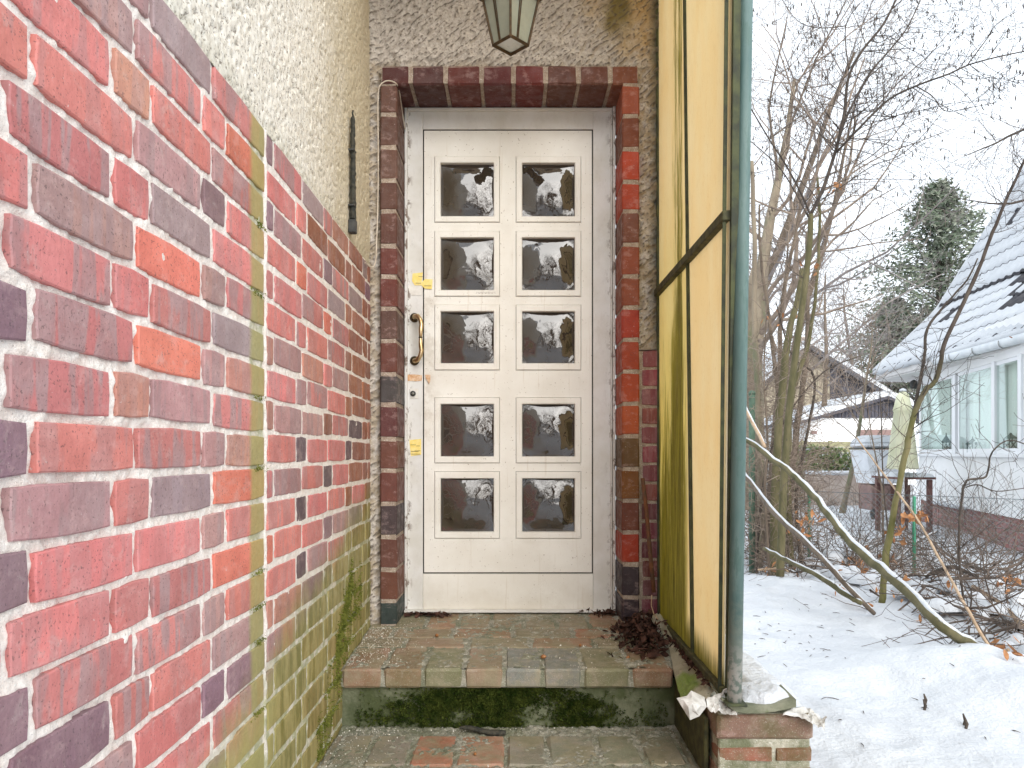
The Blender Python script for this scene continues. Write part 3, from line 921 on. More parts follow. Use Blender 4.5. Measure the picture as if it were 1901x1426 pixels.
# ------------------------------------------------------------------ front door
def pxd(px, Y=YD): return (px - HX) / F * Y
def pzd(py, Y=YD): return (HY - py) / F * Y
def front_door():
    root = thing('front_door', (0, YD, pzd(1133)), 'white front door with ten small square dark panes in two columns', 'door')
    # frame: outer strip + wide face (each a plain member, mitred look left to butt joints)
    fx0, fx1, fz0, fz1 = pxd(752), pxd(1140), pzd(1133), pzd(203)
    lx0, lx1, lz0, lz1 = pxd(785), pxd(1101), pzd(1065), pzd(240)
    mb = MB()
    yb = YD + .035
    mb.box(((fx0 + lx0) / 2, yb, (fz0 + fz1) / 2), (lx0 - fx0, .07, fz1 - fz0), None, .002)
    mb.box(((fx1 + lx1) / 2, yb, (fz0 + fz1) / 2), (fx1 - lx1, .07, fz1 - fz0), None, .002)
    mb.box(((lx0 + lx1) / 2, yb + .0005, (lz1 + fz1) / 2), (lx1 - lx0, .07, fz1 - lz1), None, .002)
    # outer rebate strips that stand a little proud
    mb.box((fx0 + .006, YD - .008, (fz0 + fz1) / 2), (.013, .018, fz1 - fz0), None, .002)
    mb.box((fx1 - .014, YD - .010, (fz0 + fz1) / 2), (.006, .018, fz1 - fz0), None, .002)
    mb.box((fx1 - .003, YD - .016, (fz0 + fz1) / 2), (.012, .03, fz1 - fz0), None, .002)
    mb.box(((fx0 + fx1) / 2, YD - .008, fz1 - .006), (fx1 - fx0 - .03, .018, .012), None, .002)
    part('frame', mb, M['frame_paint'], root)
    mb = MB().box(((lx0 + lx1) / 2, YD + .034, (fz0 + lz0) / 2 + .002), (lx1 - lx0 - .001, .07, lz0 - fz0 - .006), None, .002)
    part('kick_board', mb, M['door_paint'], root)
    mb = MB().box(((fx0 + fx1) / 2, YD - .012, fz0 + .001), (fx1 - fx0, .05, .010), None, .002)
    part('threshold', mb, M['frame_paint'], root)
    mb = MB().box(((lx0 + lx1) / 2, YD + .085, (lz0 + lz1) / 2), (lx1 - lx0 + .04, .03, lz1 - lz0 + .04))
    part('rebate', mb, M['gap_black'], root)
    mb = MB()
    gw = .0052
    for (xa, xb, za, zb_) in ((lx0, lx0 + gw, lz0, lz1), (lx1 - gw, lx1, lz0, lz1), (lx0 + gw, lx1 - gw, lz0, lz0 + gw), (lx0 + gw, lx1 - gw, lz1 - gw, lz1)):
        mb.box(((xa + xb) / 2, YD + .0115, (za + zb_) / 2), (xb - xa - .0004, .012, zb_ - za))
    part('gap_shade', mb, M['gap_black'], root)  # black strips added round the leaf to stand in for shade in the gap
    # leaf assembled of stiles and rails so that the panes sit in real openings
    g = .0054
    x0, x1, z0, z1 = lx0 + g, lx1 - g, lz0 + g, lz1 - g
    cols = [(pxd(806.5), pxd(928)), (pxd(957.5), pxd(1079))]
    rws = [(290, 413), (428.5, 550.5), (565.5, 687.5), (737.5, 860), (875, 1000)]
    gl = [(303.5, 401), (442, 538), (579, 674), (751, 847), (889, 987)]
    rws = [(pzd(b), pzd(a)) for a, b in rws]; gl = [(pzd(b), pzd(a)) for a, b in gl]
    yl = YD + .003
    mb = MB()
    def slab(xa, xb, za, zb, bev=0.0): mb.box(((xa + xb) / 2, yl + .025, (za + zb) / 2), (xb - xa, .05, zb - za), None, bev)
    slab(x0, cols[0][0], z0, z1); slab(cols[0][1], cols[1][0], z0, z1); slab(cols[1][1], x1, z0, z1)
    for (ca, cb) in cols:
        edges = [z1] + [v for (a, b) in rws for v in (b, a)] + [z0]
        for i in range(0, len(edges), 2):
            slab(ca, cb, edges[i + 1], edges[i])
    leaf = part('door_leaf', mb, M['door_paint'], root)
    gcols = [(pxd(818.5), pxd(916)), (pxd(970), pxd(1066.5))]
    for ci in range(2):
        for ri in range(5):
            (ca, cb), (ra, rb) = cols[ci], rws[ri]
            (ga, gb), (ha, hb) = gcols[ci], gl[ri]
            m2 = MB()
            e = .0016
            y0, y1 = yl - .0035, yl - .0065
            # raised bead frame: outer edge, flat face, bevel down to the glass
            ring = lambda xa, xb, za, zb, y: [(xa, y, za), (xb, y, za), (xb, y, zb), (xa, y, zb)]
            rings = [ring(ca + e, cb - e, ra + e, rb - e, yl + .02), ring(ca + e, cb - e, ra + e, rb - e, y0), ring(ca + e + .002, cb - e - .002, ra + e + .002, rb - e - .002, y1),
                     ring(ga - .004, gb + .004, ha - .004, hb + .004, y1), ring(ga - .001, gb + .001, ha - .001, hb + .001, y1 + .004), ring(ga - .001, gb + .001, ha - .001, hb + .001, yl + .03)]
            vs = [v for r_ in rings for v in r_]
            fs = []
            for a in range(len(rings) - 1):
                for k in range(4):
                    k2 = (k + 1) % 4
                    fs.append((a * 4 + k, a * 4 + k2, (a + 1) * 4 + k2, (a + 1) * 4 + k))
            m2.add(vs, fs)
            win = part('window', m2, M['door_paint'], root)
            # dark line of the gasket
            # pillow-shaped pane
            m3 = MB()
            n = 28
            cx_, cz_, hx_, hz_ = (ga + gb) / 2, (ha + hb) / 2, (gb - ga) / 2, (hb - ha) / 2
            sd = ci * 7 + ri * 3.3
            def pf(u, v):
                a, b = u * 2 - 1, v * 2 - 1
                r2 = min(1.0, math.sqrt(a * a + b * b) / 1.22)
                k = (1 - a ** 4) * (1 - b ** 4)
                h = .017 * k * math.cos(r2 * PI / 2) ** .8 if r2 < 1 else 0
                h += .0008 * noise.noise(Vector((a * 2.4, b * 2.4, sd))) * k + .00035 * math.cos(17 * math.hypot(a - .3 * math.sin(sd), b + .4)) * k
                return (cx_ + a * (hx_ + .001), yl + .018 - h, cz_ + b * (hz_ + .001))
            m3.grid(pf, n, n)
            part('pane', m3, M['door_glass'], win, True)
    # pull handle: two rosettes on dark roses, two tapered arms meeting in a waist
    hx_ = pxd(770)
    zt, zb_ = pzd(590), pzd(670)
    hr = thing_part('door_handle', (hx_, YD, (zt + zb_) / 2), root)
    def arm(sgn):
        zc = (zt + zb_) / 2; zz = zt if sgn > 0 else zb_
        pts = [(hx_, YD - .004, zz), (hx_ + .003, YD - .022, zz + .002 * sgn), (hx_ + .018, YD - .040, zz + .001 * sgn), (hx_ + .032, YD - .050, zz - .018 * sgn),
               (hx_ + .037, YD - .054, zz - .040 * sgn), (hx_ + .034, YD - .054, zz - .062 * sgn), (hx_ + .033, YD - .054, zc + .006 * sgn), (hx_ + .033, YD - .054, zc)]
        return MB().tube(pts, [.012, .011, .0105, .010, .0095, .010, .0075, .0045], 10)
    part('grip', arm(1), M['brass'], hr, True); part('grip', arm(-1), M['brass'], hr, True)
    Mx = Matrix.Rotation(R(90), 3, 'X')
    mbk = MB().lathe([(.0075, -.003), (.009, 0), (.0075, .003)], (hx_ + .033, YD - .054, (zt + zb_) / 2), 12)
    part('collar', mbk, M['dark_brass'], hr, True)
    for zz in (zt, zb_):
        part('rose', MB().lathe([(.021, 0), (.021, .004), (.015, .009), (.010, .013)], (hx_ - .001, YD, zz), 20, Mx), M['dark_brass'], hr, True)
    # lock cylinder with its worn white plate
    part('lock_plate', MB().box((pxd(769), YD - .0015, pzd(731)), (.037, .003, .046), None, .001), M['clear_tape'], root)
    lk = part('lock_cylinder', MB().lathe([(.0125, 0), (.0125, .006), (.010, .009)], (pxd(767), YD - .003, pzd(731)), 20, Mx), M['black_metal'], root, True)
    part('key_plug', MB().lathe([(.006, 0), (.006, .003)], (pxd(767), YD - .011, pzd(731)), 14, Mx), M['steel'], lk, True)
    return root
def thing_part(name, loc, parent):
    o = bpy.data.objects.new(name, None)
    o.empty_display_size = .05
    return _place(o, Vector(loc), parent)
front_door()

def torn(name, pts, mat, label, cat, marks=(), Y=YD - .0022, group=None):
    """a thin stuck-on piece, outline in door-plane pixels"""
    mb = MB().prism([Vector((pxd(x), Y, pzd(y))) for x, y in pts], (0, .0012, 0))
    cx = sum(p[0] for p in pts) / len(pts); cy = sum(p[1] for p in pts) / len(pts)
    o = part(name, mb, mat, None)
    tag(o, label, cat, group)
    for (xa, xb, y) in marks:
        part('print_line', MB().box((pxd((xa + xb) / 2), Y - .0012, pzd(y)), (pxd(xb) - pxd(xa), .0006, .0018)), M['ink'], o)
    return o
torn('tape_strip', [(766, 508), (785, 506), (783, 524), (790, 518), (803, 519), (802, 537), (789, 536), (782, 530), (770, 530), (765, 522)], M['yellow_tape'],
     'torn yellow tape with faint print, above the brass door handle', 'tape', [(777, 786, 514), (772, 782, 526), (788, 801, 531)])
torn('tape_remnant', [(759, 530), (783, 531), (784, 548), (765, 549), (759, 540)], M['clear_tape'], 'whitish peeled tape remnant just under the upper yellow tape', 'tape', [])
torn('sticker', [(760, 817), (782, 815), (782, 844), (763, 847)], M['yellow_tape'], 'yellow printed sticker low on the door edge, below the lock', 'sticker',
     [(762, 772, 826), (773, 780, 828), (763, 777, 838), (770, 781, 837), (764, 780, 843)])
torn('packing_tape', [(755, 696), (768, 695), (784, 697), (783, 707), (772, 708), (756, 707)], M['brown_tape'], 'torn brown packing tape across the door edge under the handle', 'tape')
torn('packing_tape_scrap', [(789, 696), (799, 696), (799, 705), (797, 713), (791, 703)], M['brown_tape'], 'small hooked scrap of brown tape on the door leaf', 'tape')
# faded pencil scribble under the second pane of the left column
def scribble():
    mb = MB()
    r = random.Random(4)
    x = 884
    for k in range(6):
        h = r.uniform(3, 6)
        pts = [(pxd(x + dx), YD - .0055, pzd(546 - dy)) for dx, dy in ((0, 0), (1.5, h), (3, h * .4), (4.5, h * .9), (5.5, 0))]
        mb.tube(pts, .0007, 3); x += 6
    o = part('pencil_note', mb, M['pencil'], None)
    tag(o, 'faint grey handwriting on the white rim under a pane', 'writing')
scribble()

# ------------------------------------------------------------------ steps
def zstep(y): return -.758 + (y - 2.593) * (.040 / .74)
def steps():
    root = thing('entrance_steps', (0, 2.6, -1.15), 'worn mossy brick doorstep and lower landing in front of the door', 'steps')
    z2 = -.966
    mb = MB()
    mb.box((-.03, 2.80, -1.0), (1.20, .36, .40)); mb.box((-.03, 2.21, -1.12), (1.22, .9, .27))
    part('core', mb, M['concrete'], root)
    # top mortar bed: thin relief sheet just below brick tops
    rng = np.random.RandomState(5)
    def bed(name, xa, xb, ya, yb, zf, nx, ny, seed):
        r = np.random.RandomState(seed)
        h = .0020 * blur(r.rand(ny + 1, nx + 1), 1.0) + .0022 * blur(r.rand(ny + 1, nx + 1), 8)
        xs = np.linspace(xa, xb, nx + 1); ys = np.linspace(ya, yb, ny + 1)
        XX, YY = np.meshgrid(xs, ys)
        ZZ = np.vectorize(zf)(YY) + h
        V = np.stack([XX, YY, ZZ], -1).reshape(-1, 3)
        idx = np.arange((nx + 1) * (ny + 1)).reshape(ny + 1, nx + 1)
        big_mesh(name, V, np.stack([idx[:-1, :-1], idx[:-1, 1:], idx[1:, 1:], idx[1:, :-1]], -1).reshape(-1, 4), M['mortar_step'], root)
    bed('mortar', -.607, .60, 2.60, 3.42, lambda y: zstep(y) - .0035, 300, 200, 1)
    bed('mortar', -.607, .60, 1.70, 2.64, lambda y: z2 - .0035, 300, 200, 2)
    part('nosing_mortar', MB().box((-.028, 2.66, -.794), (1.165, .126, .062), None, .004), M['mortar_step'], root)
    part('riser', MB().grid(lambda u, v: (-.609 + 1.18 * u, 2.622 + .006 * fbm(u * 9, v * 3, 1.6, 4, 3), -.985 + .175 * v), 90, 16), M['concrete'], root, True)
    def pav(name, x0, x1, y0, y1, zt, h, col, al=.1, rx=0.0, mat='brick_step'):
        l, w = x1 - x0, y1 - y0
        var = rnd.randrange(4)
        kk = ('pav', mat, var, name)
        if kk not in _bm:
            r = random.Random(var * 9 + 1)
            mb = MB().box((0, 0, 0), (.13, .24, .06), None, .007)
            mb.v = [(x + r.uniform(-.002, .002), y + r.uniform(-.002, .002), z + r.uniform(-.0012, .0012)) for x, y, z in mb.v]
            _bm[kk] = mb.mesh('paving_brick', M[mat], False, centre=False)[0]
        inst('brick', _bm[kk], ((x0 + x1) / 2, (y0 + y1) / 2, zt - h / 2), root, (rx, 0, R(rnd.uniform(-.4, .4))), (l / .13, w / .24, h / .06), (*col, al))
    tilt = math.atan(.040 / .74)
    # nosing row: px joints at the front edge (Y = 2.593)
    jx = [632, 710, 785, 861, 936, 1008, 1082, 1172, 1252]
    jc = [(.30, .15, .09), (.24, .15, .08), (.15, .17, .08), (.28, .19, .13), (.17, .20, .20), (.15, .18, .18), (.17, .17, .09), (.24, .11, .06)]
    for i in range(8):
        x0 = (jx[i] - HX) / F * 2.593; x1 = (jx[i + 1] - HX) / F * 2.593
        pav('nosing', x0 + .005, x1 - .006, 2.592, 2.83, zstep(2.71), .068, jc[i], .1, tilt)
    # rows behind
    for row, (ya, yb, off) in enumerate([(2.842, 2.955, .05), (2.967, 3.08, -.02), (3.092, 3.32, .07)]):
        x = -.60 + off - .12
        wd = .235 if row < 2 else .128
        while x < .56:
            xa, xb = max(x, -.606), min(x + wd, .585)
            if xb - xa > .03:
                c = rnd.choice([(.30, .19, .12), (.26, .17, .10), (.22, .19, .11), (.33, .15, .08), (.24, .20, .13)])
                if row == 1 and .12 < xa < .5: c = (.34, .12, .055)
                pav('row', xa, xb - .0, ya, yb, zstep((ya + yb) / 2) - .0006, .06, c, .1, tilt)
            x += wd + .011
    # lower landing
    jx2 = [560, 640, 697, 773, 853, 940, 1012, 1103, 1178, 1250, 1262]
    jc2 = [(.25, .22, .17), (.24, .23, .18), (.24, .22, .19), (.50, .16, .10), (.46, .20, .13), (.26, .24, .20), (.23, .24, .19), (.20, .22, .15), (.19, .18, .13), (.14, .15, .11)]
    for i in range(10):
        x0 = max((jx2[i] - HX) / F * 2.53, -.605); x1 = (jx2[i + 1] - HX) / F * 2.53
        pav('landing', x0 + .006, x1 - .006, 2.29, 2.53, z2, .06, jc2[i])
        pav('landing', x0 + .006 + (.03 if i < 9 else 0), x1 - .006 + (.03 if i < 9 else 0), 2.04, 2.278, z2, .06, rnd.choice(jc2))
        pav('landing', x0 + .006, x1 - .006, 1.79, 2.028, z2, .06, rnd.choice(jc2))
    pav('edge', .575 - .16, .575 - .02, 2.545, 2.61, z2 - .002, .05, (.2, .18, .13))
steps()

def tufts(name, pts, mat, hgt, label, cat, seed=1, blades=5, lean=.6, w=.0022):
    r = random.Random(seed)
    mb = MB()
    for (p, nrm) in pts:
        for b in range(blades):
            q = Vector(p) + Vector((r.uniform(-1, 1), r.uniform(-1, 1), r.uniform(-1, 1))) * .004
            d = (Vector(nrm) + Vector((r.uniform(-1, 1), r.uniform(-1, 1), r.uniform(-1, 1))) * lean).normalized() * hgt * r.uniform(.5, 1.3)
            s_ = d.cross(Vector((r.uniform(-1, 1), r.uniform(-1, 1), r.uniform(-1, 1)))).normalized() * w * r.uniform(.6, 1.3)
            mb.add([q - s_, q + s_, q + d * .6 + s_ * .7, q + d], [(0, 1, 2, 3)])
    o = part(name, mb, mat, None)
    return tag(o, label, cat, None, 'stuff')
def mosses():
    r = random.Random(3)
    pts = []
    for _ in range(26000):
        u = r.random(); v = r.random()
        x = -.56 + u * 1.10
        dens = fbm(x * 6, v * 2.2, 1, 4, 9) * .5 + .5
        prof = max(0, 1 - abs((x + .05) / .43) ** 2.6)
        top = .45 + .55 * prof
        keep = (dens * 1.5 - .25) * (.25 + prof) + (.22 if v > .5 else .0) * prof + .22 * fbm(x * 31, v * 9, 1, 3, 4) - .12
        keep = max(keep * 1.1, .05 + .05 * dens)
        if v > top + .12 * fbm(x * 14, 2, 1, 3, 1) and r.random() > .12: continue
        if r.random() > keep: continue
        pts.append(((x, 2.617 - .004 * dens, -.975 + .155 * v), (0, -1, .35)))
    pts = pts[:9500]
    tufts('moss', pts, M['moss'], .009, 'dark green moss cushion on the riser under the top doorstep', 'moss', 1, 5)
    pts = []
    # moss creeping along the joints of the left wall near the floor
    for _ in range(1700):
        y = 2.28 + r.random() * .66
        z = -.93 + (y - 2.28) * .62 + r.gauss(0, .055)
        if z < (zstep(y) if y > 2.6 else -.955): z = (zstep(y) if y > 2.6 else -.955) + abs(r.gauss(0, .02))
        n = fbm(y * 8, z * 8, 1, 3, 2)
        zj = round((z - ZC0 + PITCH / 2) / PITCH) * PITCH + ZC0 - PITCH / 2
        if r.random() < .5: z = zj + r.gauss(0, .006)
        if n < -.05 and r.random() < .8: continue
        pts.append(((XW + .001, y, z), (1, 0, .2)))
    for _ in range(900):
        y = 2.52 + r.random() * .26
        c = -.70 + (y - 2.52) * .9
        pts.append(((XW + .001, y, c + r.gauss(0, .035)), (1, 0, .3)))
    tufts('moss', pts, M['moss_light'], .006, 'olive moss growing along the lower joints of the left brick wall', 'moss', 2, 4)
    pts = []
    for _ in range(420):
        z = r.random() * 1.6 - .80
        k = round((z - ZC0 + PITCH / 2) / PITCH)
        zz = k * PITCH + ZC0 - PITCH / 2 - .002
        y = 1.765 + r.gauss(0, .022)
        if y > 1.815 or noise.noise(Vector((k * 2.3, 0, 1.7))) < -.05: continue
        pts.append(((XW + .001, y, zz + r.gauss(0, .003)), (1, 0, .1)))
    tufts('moss', pts, M['moss_light'], .003, 'thin moss in the joints of the olive run-off streak on the wall', 'moss', 5, 4)
mosses()

def debris():
    r = random.Random(8)
    mb = MB()
    def chip(p, s):
        M_ = Euler((r.random() * 6, r.random() * 6, r.random() * 6)).to_matrix()
        vs = [M_ @ Vector(v) * s * r.uniform(.6, 1.2) + Vector(p) for v in ((1, 0, 0), (-1, 0, 0), (0, 1, 0), (0, -1, 0), (0, 0, .6), (0, 0, -.6))]
        mb.add(vs, [(0, 2, 4), (2, 1, 4), (1, 3, 4), (3, 0, 4), (2, 0, 5), (1, 2, 5), (3, 1, 5), (0, 3, 5)])
    for _ in range(1900):
        t = r.random()
        if t < .45:
            y = r.uniform(2.62, 3.2); x = XW + .01 + abs(r.gauss(0, .09))
        elif t < .6:
            y = r.uniform(2.6, 3.3); x = r.uniform(-.55, .55)
        elif t < .7:
            y = r.uniform(2.75, 3.1); x = .42 + r.gauss(0, .08)
        elif t < .9:
            y = r.uniform(2.0, 2.6); x = XW + .01 + abs(r.gauss(0, .10))
        else:
            y = 2.58 + r.gauss(0, .02); x = r.uniform(-.58, .55)
        x = min(x, .56)
        z = zstep(y) if y > 2.6 else -.966
        if y > 3.1 and (x < SX1 or x > SX2): continue
        chip((x, y, z + .001), r.choice([.0012, .0016, .002, .003]))
    for _ in range(14):
        y = r.uniform(2.1, 3.2); chip((r.uniform(-.5, .5), y, (zstep(y) if y > 2.6 else -.966) + .002), .005)
    o = part('grit', mb, M['grit'], None)
    tag(o, 'pale crumbs of mortar and grit scattered over the steps', 'grit', None, 'stuff')
    # leaf pile in the right corner
    mb = MB()
    def leaf(mb, p, s, nrm_j=.8, curl=.5):
        M_ = Euler((r.gauss(0, nrm_j), r.gauss(0, nrm_j), r.random() * 6.3)).to_matrix()
        w = s * r.uniform(.35, .6)
        pr = [(-1, 0), (-.5, .8), (.1, 1), (.6, .6), (1, 0), (.6, -.6), (.1, -1), (-.5, -.8)]
        pr = [(a * r.uniform(.8, 1.1), b * r.uniform(.65, 1.15)) for a, b in pr]
        vs = [M_ @ Vector((a * s, b * w, curl * s * (b * b * .5 + a * a * .3) * r.uniform(.5, 1.2))) + Vector(p) for a, b in pr]
        vs.append(M_ @ Vector((0, 0, 0)) + Vector(p))
        mb.add(vs, [(k, (k + 1) % 8, 8) for k in range(8)])
    for _ in range(430):
        a = r.random()
        x = .50 + r.gauss(0, .05); y = 2.92 + r.gauss(0, .12)
        if x > .60: x = .60 - r.random() * .06
        if y > 3.09: y = 3.09 - r.random() * .05
        if y < 2.66: y = 2.72
        hh = max(0, .075 * (1 - ((x - .56) / .16) ** 2) * (1 - ((y - 2.98) / .3) ** 2))
        leaf(mb, (x, y, zstep(y) + .004 + hh * r.random()), r.uniform(.010, .024), .6)
    for _ in range(150):
        yy = 2.25 + r.random() * .75
        leaf(mb, (.592 + r.gauss(0, .006), yy, -.715 + .012 * r.random()), r.uniform(.008, .016), .6)
    for _ in range(60):
        leaf(mb, (.42 + r.gauss(0, .06), 3.28 + r.gauss(0, .015), zstep(3.28) + .006 + .015 * r.random()), r.uniform(.01, .02), .5)
    o = part('leaf_pile', mb, M['dead_leaf'], None)
    tag(o, 'heap of dark rotting leaves in the corner beside the yellow screen', 'leaves', None, 'stuff')
    mb = MB()
    for _ in range(70):
        leaf(mb, (pxd(800) + r.gauss(0, .06), 3.27 + r.gauss(0, .012), zstep(3.27) + .004 + .006 * r.random()), r.uniform(.012, .026), .25, .2)
    o = part('leaf_litter', mb, M['dead_leaf'], None)
    tag(o, 'few flat brown leaves along the foot of the door, left side', 'leaves', None, 'stuff')
    return leaf
LEAF = debris()

def acorn(px, py, Y, s, label, rz):
    p = P(px, py, Y)
    Z = zstep(Y) if Y > 2.6 else -.966
    Mr = Euler((R(80), 0, rz)).to_matrix()
    mb = MB().lathe([(.0005, -1.0 * s), (.35 * s, -.85 * s), (.62 * s, -.4 * s), (.68 * s, 0), (.55 * s, .45 * s), (.25 * s, .8 * s), (.03 * s, .98 * s)], (p.x, Y, Z + .66 * s), 10, Mr)
    o = part('acorn', mb, M['acorn'], None, True)
    tag(o, label, 'acorn', 'acorns lying on the steps')
acorn(811, 1190, 2.96, .011, 'brown acorn on the left half of the top step', .5)
acorn(1009, 1226, 2.70, .012, 'largest brown acorn near the middle of the step edge', 1.2)
acorn(1166, 1226, 2.70, .009, 'small acorn on the top step, in front of the leaf heap', 2.2)
acorn(1077, 1205, 2.84, .009, 'acorn lying behind the middle of the step edge, right of centre', -.6)
acorn(882, 1403, 2.36, .008, 'reddish acorn on the lower landing, on a red brick', .3)

def charred_stick():
    a, b = Vector((-.19, 2.565, -.957)), Vector((-.03, 2.53, -.957))
    mb = MB()
    pts = [a.lerp(b, t) + Vector((0, .004 * math.sin(t * 7), .004 * math.sin(t * 5 + 1))) for t in np.linspace(0, 1, 9)]
    mb.tube(pts, [.004, .008, .009, .010, .010, .011, .012, .012, .007], 7)
    o = part('stick', mb, M['charred'], None)
    tag(o, 'short black broken stick lying below the mossy riser', 'stick')
charred_stick()

def rusty_rod():
    a, b = P(1193, 888, 3.08), P(1214, 1100, 3.0)
    b.z = max(b.z, zstep(3.0))
    mb = MB().tube([a, a.lerp(b, .3) + Vector((.002, 0, 0)), a.lerp(b, .7), b], .0085, 8)
    o = part('rusty_rod', mb, M['rust'], None, True)
    tag(o, 'rusty iron rod leaning in the corner right of the door', 'rod')
    r = random.Random(5)
    mb = MB()
    p0 = P(1209, 1120, 2.98); 
    mb.tube([P(1210, 1105, 2.9), P(1209, 1125, 2.88), P(1214, 1140, 2.86), P(1222, 1150, 2.84)], .002, 4)
    o = part('stalk', mb, M['cane'], None)
    tag(o, 'thin curved pale stalk sticking up from the leaf heap', 'stalk')
rusty_rod()

# ------------------------------------------------------------------ things fixed to the plaster
def wall_bits():
    y = 2.735
    x = XW + .012
    root = thing('bracket', (x, y, .83), 'blackened hanging metal rod with square foot on the left plaster', 'bracket')
    zt, zb_ = (840 - 205) / F * y, (840 - 408) / F * y
    r = random.Random(2)
    mb = MB()
    n = 40
    pts = [(x + r.uniform(-.0012, .0012), y + r.uniform(-.002, .002), zt + (zb_ - zt) * i / n) for i in range(n + 1)]
    mb.tube(pts, [.0025 + (.009 if i > 2 else 0) * (.7 + .5 * i / n) + r.uniform(-.0014, .0014) for i in range(n + 1)], 6)
    part('rod', mb, M['charred'], root)
    part('foot', MB().box((x, y, (840 - 421) / F * y), (.028, .030, .050), None, .003), M['black_metal'], root)
    for z in (zt - .15, zb_ + .05):
        part('clip', MB().box((XW + .010, y, z), (.024, .034, .006), None, .001), M['black_metal'], root)
    # white cable: over the top surround brick, down its outer side, loop at the end
    pts = [(752, 240, 3.30), (746, 205, 3.26), (741, 168, 3.17), (735, 155, 3.105), (722, 150, 3.105), (710, 154, 3.105), (703, 166, 3.108), (701.5, 200, 3.11), (702, 260, 3.115), (702, 330, 3.12), (701, 400, 3.12), (699, 450, 3.12),
           (698, 480, 3.10), (694, 494, 3.08), (686, 495, 3.05), (678, 488, 2.98)]
    mb = MB()
    V = [P(a, b, c) for a, b, c in pts]
    # soften
    W = []
    for i in range(len(V) - 1):
        p0, p1, p2, p3 = V[max(i - 1, 0)], V[i], V[i + 1], V[min(i + 2, len(V) - 1)]
        for k in range(4):
            t = k / 4
            W.append(.5 * ((2 * p1) + (p2 - p0) * t + (2 * p0 - 5 * p1 + 4 * p2 - p3) * t * t + (3 * p1 - 3 * p2 + p3 - p0) * t ** 3))
    W.append(V[-1])
    mb.tube(W, .0028, 6)
    o = part('cable', mb, M['cable'], None, True)
    tag(o, 'thin white cable looped over the top left surround brick and hanging down', 'cable')
wall_bits()

def smooth_path(V, k=5):
    V = [Vector(v) for v in V]
    W = []
    for i in range(len(V) - 1):
        p0, p1, p2, p3 = V[max(i - 1, 0)], V[i], V[i + 1], V[min(i + 2, len(V) - 1)]
        for j in range(k):
            t = j / k
            W.append(.5 * ((2 * p1) + (p2 - p0) * t + (2 * p0 - 5 * p1 + 4 * p2 - p3) * t * t + (3 * p1 - 3 * p2 + p3 - p0) * t ** 3))
    W.append(V[-1])
    return W

# ------------------------------------------------------------------ hanging lantern
def lantern():
    Y = 2.75
    cx = (948 - HX) / F * Y
    z0 = 1.512; z1 = 1.682
    r0, r1 = .064, .104
    root = thing('porch_lantern', (cx, Y, z1), 'old dark metal porch lantern with tapering glass sides above the door', 'lantern')
    dirs = [Vector((1, 0, 0)), Vector((0, 1, 0)), Vector((-1, 0, 0)), Vector((0, -1, 0))]
    c = lambda d, r, z: Vector((cx, Y, z)) + d * r
    for k in range(4):
        a, b = dirs[k], dirs[(k + 1) % 4]
        part('glass_panel', MB().add([c(a, r0 * .96, z0), c(b, r0 * .96, z0), c(b, r1 * .96, z1), c(a, r1 * .96, z1)], [(0, 1, 2, 3)]), M['lantern_glass'], root)
    mb = MB()
    for k in range(4):
        a, b = dirs[k], dirs[(k + 1) % 4]
        mb.tube([c(a, r0, z0 - .004), c(a, r1, z1 + .004)], .0052, 6)
        mb.tube([c(a, r0, z0), c(b, r0, z0)], .0075, 4)
        mb.tube([c(a, r1, z1), c(b, r1, z1)], .006, 4)
        for t in (.36, .42):
            q0 = c(a, r0, z0).lerp(c(b, r0, z0), t); q1 = c(a, r1, z1).lerp(c(b, r1, z1), t)
            mb.tube([q0, q1], .0022, 4)
    part('frame', mb, M['lantern_metal'], root)
    part('base_glass', MB().add([c(d, r0 - .006, z0 + .001) for d in dirs], [(0, 1, 2, 3)]), M['lantern_glass'], root)
    mb = MB()
    q = [c(d, r1 * 1.22, z1 + .002) for d in dirs] + [c(d, r1 * 1.22, z1 + .008) for d in dirs] + [c(d, r1 * .9, z1 + .03) for d in dirs] + [c(d, .02, z1 + .11) for d in dirs]
    mb.add(q, [(3, 2, 1, 0)] + [(a * 4 + k, a * 4 + (k + 1) % 4, (a + 1) * 4 + (k + 1) % 4, (a + 1) * 4 + k) for a in range(3) for k in range(4)] + [(12, 13, 14, 15)])
    mb.lathe([(.012, 0), (.016, .01), (.006, .02), (.003, .03)], (cx, Y, z1 + .11), 8)
    part('hood', mb, M['lantern_metal'], root)
    mb = MB().tube([(cx, Y, z1 + .13), (cx, Y, 2.15)], .003, 6)
    part('chain', mb, M['lantern_metal'], root)
    part('bulb', MB().lathe([(.008, -.03), (.012, -.02), (.024, .0), (.026, .02), (.018, .04), (.003, .052)], (cx, Y, z0 + .09), 12), M['candle'], root, True)
lantern()

